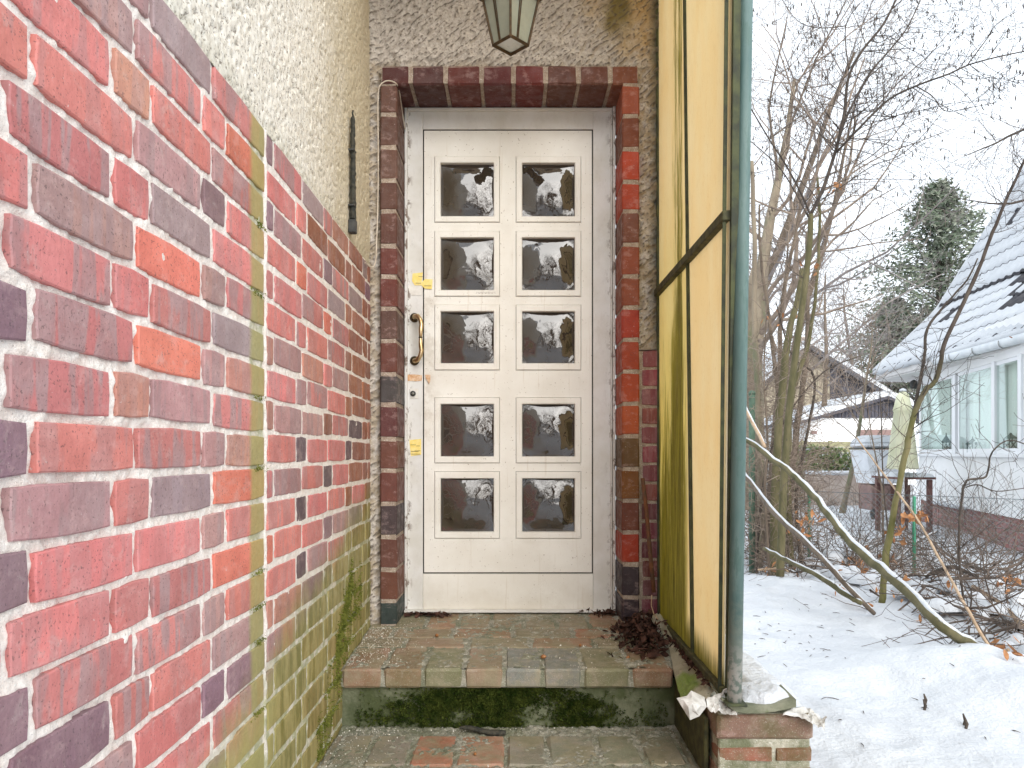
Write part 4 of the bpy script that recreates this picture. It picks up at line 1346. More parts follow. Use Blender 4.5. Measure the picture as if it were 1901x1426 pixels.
# ------------------------------------------------------------------ yellow side screen with green post, and the porch roof
XS = .614
def screen():
    root = thing('side_screen', (XS, 2.6, -.70), 'yellow translucent side screen in a green frame closing the right of the porch', 'screen')
    TOP = 2.12
    # corner lines of the two sheets (Y as a function of height: the frame leans slightly)
    def lean(pt, pb):   # picture x at y=0 and y=1270 -> Y(z)
        ya, yb = XS * F / (pt - HX), XS * F / (pb - HX)
        za, zb_ = HY / F * ya, (HY - 1230) / F * yb
        return lambda z: yb + (ya - yb) * (z - zb_) / (za - zb_)
    fe = lean(1358.5, 1346); mid = lean(1273, 1287.5); inn = lean(1221.5, 1225)
    ZB = -.685
    ZR = .677
    def sheet(f0, f1, za, zb_):
        mb = MB()
        vs = []
        nu, nv = 6, 24
        def pf(u, v):
            z = za + (zb_ - za) * v
            y = f0(z) + (f1(z) - f0(z)) * u
            return (XS + .0015 * math.sin(y * 40) , y, z)
        mb.grid(pf, nu, nv)
        # give the sheet its 3 mm thickness
        n = len(mb.v)
        mb.v += [(x + .003, y, z) for x, y, z in mb.v[:n]]
        mb.f += [tuple(i + n for i in f[::-1]) for f in mb.f[:len(mb.f)]]
        mb.m += [0] * (len(mb.f) - len(mb.m))
        return mb
    g = .006
    G = lambda f, d: (lambda z: f(z) + d)
    part('glazing_sheet', sheet(G(fe, g), G(mid, -g), ZB, ZR - .012), M['glazing'], root)
    part('glazing_sheet', sheet(G(fe, g), G(mid, -g), ZR + .012, TOP), M['glazing'], root)
    part('glazing_sheet', sheet(G(mid, g), G(inn, -g), ZB, ZR - .012), M['glazing'], root)
    part('glazing_sheet', sheet(G(mid, g), G(inn, -g), ZR + .012, TOP), M['glazing'], root)
    def bar(f, w, mat, name, dx=0.0, t=.02, zb_=ZB - .02, zt=TOP):
        mb = MB()
        a, b = Vector((XS + dx, f(zb_), zb_)), Vector((XS + dx, f(zt), zt))
        hw = w / 2
        vs = []
        for p in (a, b):
            for (sx, sy) in ((-t / 2, -hw), (t / 2, -hw), (t / 2, hw), (-t / 2, hw)):
                vs.append(p + Vector((sx, sy, 0)))
        mb.add(vs, [(3, 2, 1, 0), (4, 5, 6, 7), (0, 1, 5, 4), (1, 2, 6, 5), (2, 3, 7, 6), (3, 0, 4, 7)])
        return part(name, mb, mat, root)
    bar(mid, .022, M['dark_seal'], 'mullion', 0, .016)
    bar(inn, .016, M['dark_seal'], 'edge_strip', .0, .018)
    bar(G(fe, -.004), .018, M['dark_seal'], 'edge_frame', .012, .020)
    bar(G(fe, .010), .006, M['dark_seal'], 'gasket', -.012, .010)
    # horizontal rail, on the inner face
    mb = MB()
    y0, y1 = fe(ZR) , inn(ZR)
    mb.box((XS - .008, (y0 + y1) / 2, ZR), (.026, y1 - y0, .030), None, .003)
    part('rail', mb, M['rail'], root)
    mb = MB().box((XS, (fe(ZB) + inn(ZB)) / 2, ZB - .014), (.030, inn(ZB) - fe(ZB), .030), None, .003)
    part('bottom_rail', mb, M['rail'], root)
    # post
    Yp = 2.115
    b = Vector(((1363.5 - HX) / F * Yp, Yp, -.715)); t = Vector(((1384 - HX) / F * Yp, Yp, (HY - 0) / F * Yp))
    t2 = b + (t - b) * ((TOP - b.z) / (t.z - b.z))
    part('post', MB().tube([b, b.lerp(t2, .5), t2], .0205, 20), M['post'], root, True)
    part('foot_plate', MB().box((b.x, b.y, b.z + .001), (.058, .058, .008), None, .002), M['dark_seal'], root)
    # unseen porch roof: kept short and translucent so more light reaches the door
    root2 = thing('porch_roof', (0, 2.6, TOP), 'unseen porch roof over the door, made short and translucent to let light in', 'roof')
    mb = MB()
    mb.grid(lambda u, v: (-.60 + 1.34 * u, 2.36 + .78 * v, TOP + .05 + .05 * v + .012 * math.sin(u * 60)), 90, 2)
    part('roof_sheet', mb, M['canopy'], root2, True)
    for x in (-.56, 0.02, .60):
        part('rafter', MB().box((x, 2.76, TOP + .022), (.04, .76, .045), None, .003), M['post'], root2)
screen()

# ------------------------------------------------------------------ parapet wall under the screen, with slab and sheets
PX0, PX1, PY0 = .585, .862, 2.135
PT = -.752
def parapet():
    root = thing('parapet_wall', (.72, 2.6, -1.15), 'low mossy brick wall carrying the green post, with snow on top', 'wall')
    part('mortar', MB().box(((PX0 + PX1) / 2, 2.64, -1.09), (PX1 - PX0 - .012, 3.14 - PY0 - .012, .67), None, .004), M['mortar_low'], root)
    # front face courses (px rows 1326-1372, 1385-1412, ...)
    rows = [(-.757, -.829), (-.852, -.895), (-.915, -.985), (-1.0, -1.07), (-1.085, -1.15)]
    cols = [(.21, .11, .08), (.30, .085, .05), (.25, .09, .06), (.24, .10, .075), (.22, .09, .07)]
    def bk(x0, x1, y0, y1, z0, z1, c, al=.0):
        var = rnd.randrange(3)
        kk = ('low', var)
        if kk not in _bm:
            r = random.Random(var + 40)
            mb = MB().box((0, 0, 0), (.24, .115, .07), None, .007)
            mb.v = [(x + r.uniform(-.003, .003), y + r.uniform(-.003, .003), z + r.uniform(-.003, .003)) for x, y, z in mb.v]
            _bm[kk] = mb.mesh('low_brick', M['brick_low'], False, centre=False)[0]
        inst('brick', _bm[kk], ((x0 + x1) / 2, (y0 + y1) / 2, (z0 + z1) / 2), root, None, ((x1 - x0) / .24, (y1 - y0) / .115, (z1 - z0) / .07), (*c, al))
    for i, (zt, zb_) in enumerate(rows):
        c = cols[i]
        if i % 2 == 0:
            bk(PX0, PX1, PY0, PY0 + .112, zb_, zt, c)
        else:
            m_ = PX0 + .165 + .02 * (i > 2)
            bk(PX0 + .006, m_ - .004, PY0 + .004, PY0 + .235, zb_, zt, c)
            bk(m_ + .004, PX1 - .002, PY0 + .002, PY0 + .235, zb_, zt, (c[0] * .9, c[1], c[2]))
        # long side courses, set back a little
        y = PY0 + .25 + (0 if i % 2 else .0)
        if i % 2 == 0: y = PY0 + .125
        while y < 3.05:
            e = min(y + .235, 3.10)
            bk(PX0 + .004, PX0 + .115, y, e, zb_, zt, (.16, .075, .05)); bk(PX1 - .115, PX1 - .004, y, e, zb_, zt, (.26, .11, .08))
            y += .247
    # rowlock top
    y = PY0 + .26
    part('coping_mortar', MB().box(((PX0 + PX1) / 2, 2.66, -.757), (PX1 - PX0 - .03, .9, .012), None, .003), M['mortar_low'], root)
    # snow lying on top
    def pf(u, v):
        x = .672 + (.850 - .672) * u; y = PY0 + .040 + (3.12 - PY0 - .06) * v
        e = min(u, 1 - u) * 4; f = min(v * 10, 1); e = min(e, 1)
        k = (e ** .5) * (f ** .5)
        return (x + .012 * fbm(v * 6, 1, 1, 3) * (1 if u > .5 else 1), y + .01 * fbm(u * 5, 3, 1, 2), -.750 + .052 * k + .006 * fbm(x * 14, y * 14, 1, 3) * k)
    part('snow_cap', MB().grid(pf, 24, 70), M['snow'], root, True)
    # moss at the foot of the post
    r = random.Random(9)
    pts = [((.64 + r.gauss(0, .028), PY0 + .03 + abs(r.gauss(0, .03)), -.742 + r.uniform(0, .010)), (0, 0, 1)) for _ in range(700)]
    tufts('moss', pts, M['moss_light'], .007, 'yellow-green moss cushion at the foot of the green post', 'moss', 6, 5, .9)
    # stone slab, slightly tilted, broken edge
    r = random.Random(12)
    out = [(1340, 1301), (1352, 1312), (1365, 1322), (1385, 1327), (1410, 1326), (1440, 1321), (1478, 1313)]
    fr = [P(px, py, PY0 - .010) for px, py in out]
    top = []
    mb = MB()
    n = len(fr)
    hts = [.006, .016, .020, .022, .021, .021, .022]
    f_bot = [Vector(p) for p in fr]
    for p in f_bot: p.z = max(p.z, PT + .004)
    f_top = [p + Vector((0, 0, h)) for p, h in zip(f_bot, hts)]
    b_bot = [p + Vector((0, .14, .004)) for p in f_bot]
    b_top = [p + Vector((0, .14, .006)) for p in f_top]
    vs = f_bot + f_top + b_top + b_bot
    fs = []
    for a in range(3):
        for k in range(n - 1):
            fs.append((a * n + k, a * n + k + 1, (a + 1) * n + k + 1, (a + 1) * n + k))
    for k in range(n - 1): fs.append((3 * n + k, 3 * n + k + 1, k + 1, k))
    fs += [(0, n, 2 * n, 3 * n), (n - 1, 4 * n - 1, 3 * n - 1, 2 * n - 1)]
    mb.add(vs, fs)
    o = part('stone_slab', mb, M['slab'], None)
    tag(o, 'broken grey stone slab lying on the end of the low brick wall', 'slab')
    # snow on the slab and behind it
    def pf(u, v):
        x = .655 + .148 * u; y = PY0 + .000 + .012 * abs(u - .4) + .13 * v
        e = min(1, min(u, 1 - u) * 5) ** .5 * min(1, v * 7) ** .5
        return (x, y + .006 * math.sin(u * 9), -.740 + .026 * u + .028 * e + .004 * fbm(x * 30, y * 30, 1, 2) * e)
    o = part('snow_patch', MB().grid(pf, 22, 16), M['snow'], None, True)
    tag(o, 'patch of snow on the broken stone slab beside the post', 'snow', None, 'stuff')
parapet()

def sheets():
    # plastic sheet strip from the leaf heap over the parapet's inner edge, hanging down at the front
    r = random.Random(21)
    rowsL = [(1208, 1148, 3.02), (1222, 1166, 2.94), (1236, 1186, 2.84), (1243, 1206, 2.74), (1248, 1232, 2.62), (1254, 1262, 2.48), (1262, 1290, 2.38), (1268, 1302, 2.32)]
    rowsR = [(1226, 1142, 3.02), (1244, 1163, 2.93), (1270, 1188, 2.80), (1290, 1208, 2.66), (1300, 1231, 2.56), (1326, 1247, 2.40), (1331, 1266, 2.30), (1316, 1300, 2.20)]
    L_ = smooth_path([P(*a) for a in rowsL], 6); R_ = smooth_path([P(*a) for a in rowsR], 6)
    n = len(L_) - 1
    def pf(u, v):
        i = min(int(v * n), n - 1); t = v * n - i
        a = L_[i].lerp(L_[i + 1], t); b = R_[i].lerp(R_[i + 1], t)
        p = a.lerp(b, u)
        p.z += .012 * math.sin(u * PI) + .010 * fbm(u * 3.5, v * 9, 1, 4, 2)
        p.y += .008 * fbm(u * 4, v * 8, 1, 3, 7)
        return p
    o = part('plastic_sheet', MB().grid(pf, 18, 70), M['sheet'], None, True)
    tag(o, 'crumpled grimy plastic sheet with a green patch draped along the screen foot', 'sheet')
    # white pointed rag hanging at its end
    pts = [P(1256, 1296, 2.10), P(1275, 1292, 2.12), P(1283, 1282, 2.14), P(1308, 1294, 2.14), P(1312, 1312, 2.11), P(1298, 1330, 2.09), P(1281, 1337, 2.08), P(1268, 1316, 2.09)]
    c = P(1285, 1306, 2.075)
    mb = MB()
    pts2 = []
    m = len(pts)
    ring2 = [c.lerp(p, .5) + Vector((r.uniform(-.002, .002), r.uniform(-.010, .006), r.uniform(-.002, .002))) for p in pts]
    mb.add(pts + ring2 + [c], [(k, (k + 1) % m, m + (k + 1) % m, m + k) for k in range(m)] + [(m + k, m + (k + 1) % m, 2 * m) for k in range(m)])
    o = part('rag', mb, M['white_sheet'], None)
    tag(o, 'small pointed white plastic rag hanging over the low wall corner', 'rag')
    # crumpled whitish sheet under the slab
    def crump(spec, seed, label, amp=.010):
        Lp = smooth_path([P(*a) for a in spec[0]], 5); Rp = smooth_path([P(*a) for a in spec[1]], 5)
        n = len(Lp) - 1
        def pf(u, v):
            i = min(int(v * n), n - 1); t = v * n - i
            p = Lp[i].lerp(Lp[i + 1], t).lerp(Rp[i].lerp(Rp[i + 1], t), u)
            q = Vector((u * 4, v * 6, seed))
            p.z += amp * (abs(noise.noise(q)) * 2 - .5); p.y -= amp * noise.noise(q * 1.7)
            return p
        o = part('crumpled_sheet', MB().grid(pf, 10, 30), M['white_sheet'], None)
        tag(o, label, 'sheet')
    crump(([(1310, 1298, 2.13), (1318, 1318, 2.11), (1340, 1322, 2.11), (1368, 1326, 2.11)], [(1352, 1276, 2.15), (1345, 1292, 2.15), (1355, 1306, 2.15), (1372, 1318, 2.14)]), 3,
          'crumpled white plastic at the post foot, tucked under the slab')
    crump(([(1452, 1325, 2.11), (1480, 1328, 2.11), (1500, 1336, 2.10), (1514, 1346, 2.09), (1531, 1356, 2.09)], [(1474, 1311, 2.16), (1500, 1313, 2.18), (1512, 1322, 2.16), (1530, 1333, 2.13), (1534, 1326, 2.11)]), 8,
          'crumpled pale sheet scrap poking out at the right end of the slab')
    # long joint strips: boards against the parapet inner side
    mb = MB().box((PX0 - .012, 2.42, -.88), (.014, .42, .17), None, .003)
    o = part('plank', mb, M['rail'], None)
    tag(o, 'dark mossy plank against the inner side of the low wall', 'plank')
sheets()

# ------------------------------------------------------------------ branch and tree building
def grow(mb, p, d, length, r0, lvl, rr, up=.05, spread=.9, nseg=6, dens=4, minr=.0015, jit=.25, kids=None, sides=None):
    pts = [p.copy()]; rad = [r0]
    dd = d.normalized()
    step = length / nseg
    for i in range(nseg):
        dd = (dd + Vector((rr.gauss(0, jit), rr.gauss(0, jit), rr.gauss(0, jit) + up))).normalized() if i else dd
        p = p + dd * step
        pts.append(p.copy()); rad.append(max(r0 * (1 - .75 * (i + 1) / nseg), minr))
    mb.tube(pts, rad, sides or (3 if r0 < .02 else (5 if r0 < .08 else 8)), cap=False)
    if lvl <= 0: return
    k = dens if isinstance(dens, int) else dens[0]
    nd = dens if isinstance(dens, int) else dens[1:] if len(dens) > 1 else dens[0]
    for j in range(k):
        t = .18 + .8 * (j + rr.random()) / k
        i = min(int(t * nseg), nseg - 1)
        q = pts[i].lerp(pts[i + 1], t * nseg - i)
        tg = (pts[i + 1] - pts[i]).normalized()
        ax = tg.cross(Vector((rr.gauss(0, 1), rr.gauss(0, 1), rr.gauss(0, 1))))
        if ax.length < 1e-4: continue
        side = ax.normalized()
        nd_ = (tg * (1 - spread * .55) + side * spread).normalized()
        rk = max(rad[i] * rr.uniform(.45, .7), minr)
        grow(mb, q, nd_, length * rr.uniform(.38, .62), rk, lvl - 1, rr, up, spread, max(3, nseg - 1), nd, minr, jit)

def bare_tree(x, y, h, r0, seed, label, mat='twig_brown', lean=(0, 0), lvl=4, dens=(7, 5, 4, 3), trunk_mat='bark_beige', fork=.35, minr=.006, zb=None, group='bare winter trees', spread=.85):
    rr = random.Random(seed)
    zb = ground_h(x, y) - .05 if zb is None else zb
    root = thing('bare_tree', (x, y, zb), label, 'tree', group)
    tm, cm = MB(), MB()
    p = Vector((x, y, zb)); d = Vector((lean[0], lean[1], 1)).normalized()
    pts, rad = [p.copy()], [r0 * 1.25]
    n = 9
    for i in range(n):
        d = (d + Vector((rr.gauss(0, .06), rr.gauss(0, .06), .02))).normalized()
        p = p + d * h * .85 / n
        pts.append(p.copy()); rad.append(r0 * (1 - .85 * (i + 1) / n))
    tm.tube(pts, rad, 9, cap=False)
    nb = dens[0] * 2
    for j in range(nb):
        t = fork + (1 - fork) * (j + rr.random()) / nb
        i = min(int(t * n), n - 1)
        q = pts[i].lerp(pts[i + 1], t * n - i)
        a = rr.random() * 2 * PI
        side = Vector((math.cos(a), math.sin(a), .5 + .8 * t))
        grow(cm, q, side, h * rr.uniform(.28, .46) * (1.15 - .5 * t), rad[i] * .36, lvl - 1, rr, .07, spread, 6, dens[1:], minr, .16)
    part('trunk', tm, M[trunk_mat], root, True)
    part('crown', cm, M[mat], root)
    return root

def conifer(x, y, h, rad, seed, label, zb=-1.2, n=46, mats=('needles', 'needles_light'), group='evergreen trees', low=.12, dens=1.0, ls=1.0):
    rr = random.Random(seed)
    root = thing('conifer_tree', (x, y, zb), label, 'tree', group)
    tm = MB().tube([(x, y, zb), (x + .05, y, zb + h * .5), (x, y, zb + h * .99)], [h * .018, h * .012, .02], 8)
    cm = MB()
    for k in range(int(n * 6)):
        t = low + (1 - low) * (rr.random() ** .8)
        z = zb + h * t
        L_ = rad * (1 - t) ** .8 * rr.uniform(.5, 1.1) + .15 * ls
        a = rr.random() * 2 * PI
        d = Vector((math.cos(a), math.sin(a), rr.uniform(-.15, .45)))
        b0 = Vector((x, y, z))
        m = 6
        pts = [b0 + d * L_ * i / m + Vector((0, 0, -.10 * L_ * (i / m) ** 2)) for i in range(m + 1)]
        tm.tube(pts, [.022 * (1 - i / (m + 1)) for i in range(m + 1)], 3, cap=False)
        for i in range(1, m + 1):
            for q in range(int(9 * dens)):
                c = pts[i] + Vector((rr.gauss(0, .12), rr.gauss(0, .12), rr.gauss(0, .10))) * ls
                s = rr.uniform(.05, .12) * ls
                u = Vector((rr.gauss(0, 1), rr.gauss(0, 1), rr.gauss(0, .6))).normalized() * s
                w = u.cross(Vector((rr.gauss(0, 1), rr.gauss(0, 1), rr.gauss(0, 1)))).normalized() * s * .35
                cm.add([c - u, c + w, c + u, c - w], [(0, 1, 2, 3)], rr.random() < .35)
    cm.m = [int(v) for v in cm.m]
    part('trunk', tm, M['bark_dark'], root)
    part('foliage', cm, [M[mats[0]], M[mats[1]]], root)

# background trees
bt = [
    # px of the foot, Y, height, r, seed, label, lean, mat
    (1392, 15.0, 11.0, .24, 3, 'large pale-barked bare tree just right of the green post', (.10, 0), 'twig_brown', 'bark_beige'),
    (1448, 22.0, 12.5, .16, 5, 'tall bare tree with fine twigs behind the pale one', (.06, 0), 'twig_grey', 'bark_brown'),
    (1530, 27.0, 10.0, .14, 8, 'bare tree behind the dark timber house, left side', (0, 0), 'twig_grey', 'bark_brown'),
    (1600, 34.0, 10.5, .14, 12, 'distant bare tree between timber house and evergreen', (0, 0), 'twig_grey', 'bark_brown'),
    (1355, 19.0, 13.0, .20, 15, 'bare tree whose crown shows left of the others, behind the post', (.10, 0), 'twig_grey', 'bark_brown'),
    (1490, 40.0, 13.0, .16, 19, 'farthest bare tree over the timber house roof', (0, 0), 'twig_grey', 'bark_brown'),
]
for (px, Y, h, r0, sd, lab, ln, mt, tmt) in bt:
    p = P(px, HY, Y)
    bare_tree(p.x, Y, h, r0, sd, lab, mt, ln, 4, (6, 6, 4, 2), tmt, .28, .0020 + Y * .00011)
# young birch-like tree in the neighbour's garden
p = P(1562, HY, 14.0)
bare_tree(p.x, 14.0, 4.2, .055, 23, 'slender pale young tree in front of the white garage', 'twig_brown', (.06, 0), 3, (8, 5, 3), 'bark_beige', .3, .004)
p = P(1640, HY, 9.5)
bare_tree(p.x, 9.5, 2.6, .016, 29, 'thin upright sapling in front of the covered grill', 'twig_brown', (.01, 0), 2, (6, 3), 'bark_brown', .3, .003)
conifer(P(1742, HY, 48).x, 48.0, 18.5, 11.5, 31, 'dark green pointed evergreen behind the snowy roof', n=64, low=.26, dens=.8, ls=2.0)
conifer(P(1660, HY, 51).x, 51.0, 11.6, 7.5, 32, 'lower spreading olive evergreen left of the pointed one', n=46, mats=('needles_light', 'needles'), low=.2, dens=.8, ls=2.0)
conifer(P(1825, HY, 56).x, 56.0, 15.0, 7.0, 33, 'evergreen mostly hidden behind the snowy roof', n=26, low=.3, dens=.7, ls=2.2)

# stems traced at their own depth
def stem(name, pts, radii, mat, label, cat, twigs=0, seed=1, tw_len=.5, lvl=1, dens=3, snow=False, group=None, tmat='bark_dark', tw_r=.004, side_bias=None, sides=8, spread=.8, up=.03):
    rr = random.Random(seed)
    V = smooth_path(pts, 5)
    n = len(V)
    if not hasattr(radii, '__len__'): radii = [radii, radii]
    if cat == 'log': radii = [r * .82 for r in radii]
    rad = list(np.interp(np.linspace(0, 1, n), np.linspace(0, 1, len(radii)), radii))
    rad = [r * rr.uniform(.93, 1.07) for r in rad]
    V = [v + Vector((rr.gauss(0, .3), rr.gauss(0, .3), rr.gauss(0, .3))) * rad[i] * .5 for i, v in enumerate(V)]
    root = thing(name, V[0], label, cat, group)
    part('branch' if cat == 'log' else 'trunk', MB().tube(V, rad, sides), M[mat], root, True)
    if twigs:
        tm = MB()
        for j in range(twigs):
            t = rr.uniform(.12, .98)
            i = min(int(t * (n - 1)), n - 2)
            tg = (V[i + 1] - V[i]).normalized()
            s_ = tg.cross(Vector((rr.gauss(0, 1), rr.gauss(0, 1), rr.gauss(0, 1)))).normalized()
            if side_bias: s_ = (s_ + Vector(side_bias)).normalized()
            grow(tm, V[i], tg * .5 + s_ * spread, tw_len * rr.uniform(.4, 1.2) * (1.15 - .5 * t), min(rad[i] * .6, tw_r), lvl, rr, up, .8, 6, dens, .0014, .20)
        part('twigs', tm, M[tmat], root)['kind'] = 'stuff'
    if snow:
        sm = MB()
        a = 0
        S = []
        for i, v in enumerate(V):
            S.append(v + Vector((rad[i] * .25, 0, rad[i] * .62)))
        sr = [r * .62 * (1 if 0 < i < n - 1 else .4) * (1 + .25 * noise.noise(V[i] * 9)) for i, r in enumerate(rad)]
        sm.tube(S, sr, 8)
        part('snow_cap', sm, M['snow'], root, True)
    return root

def stand():
    # hazel-like tree with black limbs against the sky
    Y = 6.2
    F0 = P(1505, 400, Y)
    base = P(1450, 1070, Y); base.z = ground_h(base.x, base.y) - .03
    rr = random.Random(44)
    root = thing('hazel_tree', base, 'dark-limbed young tree forking against the sky, catkins hanging from its twigs', 'tree')
    def limb(pts, r0, r1, mat, tw, ln, sd, nm='limb', lv=2, dn=(3, 2)):
        q = random.Random(sd)
        V = smooth_path([P(a, b, c) for a, b, c in pts], 5)
        n = len(V)
        rad = [r0 + (r1 - r0) * i / (n - 1) for i in range(n)]
        part(nm, MB().tube(V, rad, 7), M[mat], root, True)
        for j in range(tw):
            t = q.uniform(.05, .98)
            i = min(int(t * (n - 1)), n - 2)
            tg = (V[i + 1] - V[i]).normalized()
            s_ = tg.cross(Vector((q.gauss(0, .4), q.gauss(0, 1.6), q.gauss(0, .4)))).normalized()
            grow(TW, V[i], tg * .55 + s_ * .8, ln * q.uniform(.4, 1.15), min(rad[i] * .5, .0045), lv, q, .02, .8, 6, dn, .0013, .16)
    TW = MB()
    limb([(1448, 1075, 6.2), (1455, 900, 6.2), (1465, 760, 6.2), (1478, 650, 6.2), (1493, 540, 6.2), (1503, 450, 6.2), (1505, 398, 6.2)], .034, .022, 'bark_olive', 8, .5, 1, 'trunk')
    limb([(1505, 398, 6.2), (1528, 350, 6.15), (1548, 290, 6.1), (1556, 262, 6.05), (1568, 205, 6.0), (1575, 145, 5.95), (1600, 95, 5.9), (1640, 45, 5.85), (1672, -20, 5.8)], .016, .008, 'bark_dark', 26, .75, 2)
    limb([(1556, 262, 6.05), (1575, 210, 6.1), (1612, 140, 6.2), (1650, 95, 6.25), (1685, 50, 6.3), (1715, -15, 6.4)], .010, .005, 'bark_dark', 24, .75, 3)
    limb([(1553, 283, 6.05), (1598, 235, 5.9), (1650, 185, 5.8), (1705, 158, 5.7), (1760, 138, 5.6), (1800, 120, 5.6), (1860, 104, 5.5), (1930, 90, 5.5)], .010, .004, 'bark_dark', 34, .75, 4)
    limb([(1505, 400, 6.2), (1485, 355, 6.1), (1455, 300, 6.0), (1430, 262, 5.9), (1393, 200, 5.8)], .009, .005, 'bark_dark', 10, .5, 5)
    limb([(1500, 402, 6.2), (1478, 360, 6.3), (1450, 315, 6.4), (1420, 285, 6.4), (1388, 258, 6.5)], .007, .004, 'bark_dark', 10, .5, 6)
    limb([(1524, 372, 6.2), (1560, 348, 6.3), (1620, 308, 6.3), (1668, 290, 6.3), (1710, 255, 6.3), (1752, 205, 6.2)], .0055, .0022, 'bark_dark', 18, .6, 7)
    limb([(1700, 160, 5.7), (1730, 178, 5.6), (1755, 206, 5.6), (1800, 200, 5.5), (1850, 190, 5.5)], .005, .002, 'bark_dark', 12, .45, 8)
    limb([(1795, 122, 5.6), (1830, 75, 5.6), (1850, 45, 5.6), (1890, 20, 5.6)], .005, .002, 'bark_dark', 12, .5, 9)
    limb([(1575, 130, 5.95), (1570, 48, 5.9), (1598, 5, 5.9)], .005, .003, 'bark_dark', 10, .6, 10)
    limb([(1570, 48, 5.9), (1520, 52, 5.8), (1480, 38, 5.7), (1450, -5, 5.7)], .004, .002, 'bark_dark', 10, .5, 11)
    limb([(1573, 95, 5.9), (1540, 105, 5.9), (1490, 108, 5.9)], .003, .002, 'bark_dark', 8, .4, 12)
    part('twigs', TW, M['bark_dark'], root)['kind'] = 'stuff'
    # catkins
    cm = MB()
    vs = TW.v
    for j in range(520):
        v = Vector(vs[rr.randrange(len(vs))])
        if v.z < 1.6: continue
        L_ = rr.uniform(.02, .045)
        cm.tube([v, v + Vector((rr.gauss(0, .003), rr.gauss(0, .003), -L_ * .5)), v + Vector((rr.gauss(0, .006), 0, -L_))], [.002, .0055, .003], 4)
    o = part('catkins', cm, M['bark_dark'], root); o['kind'] = 'stuff'
stand()

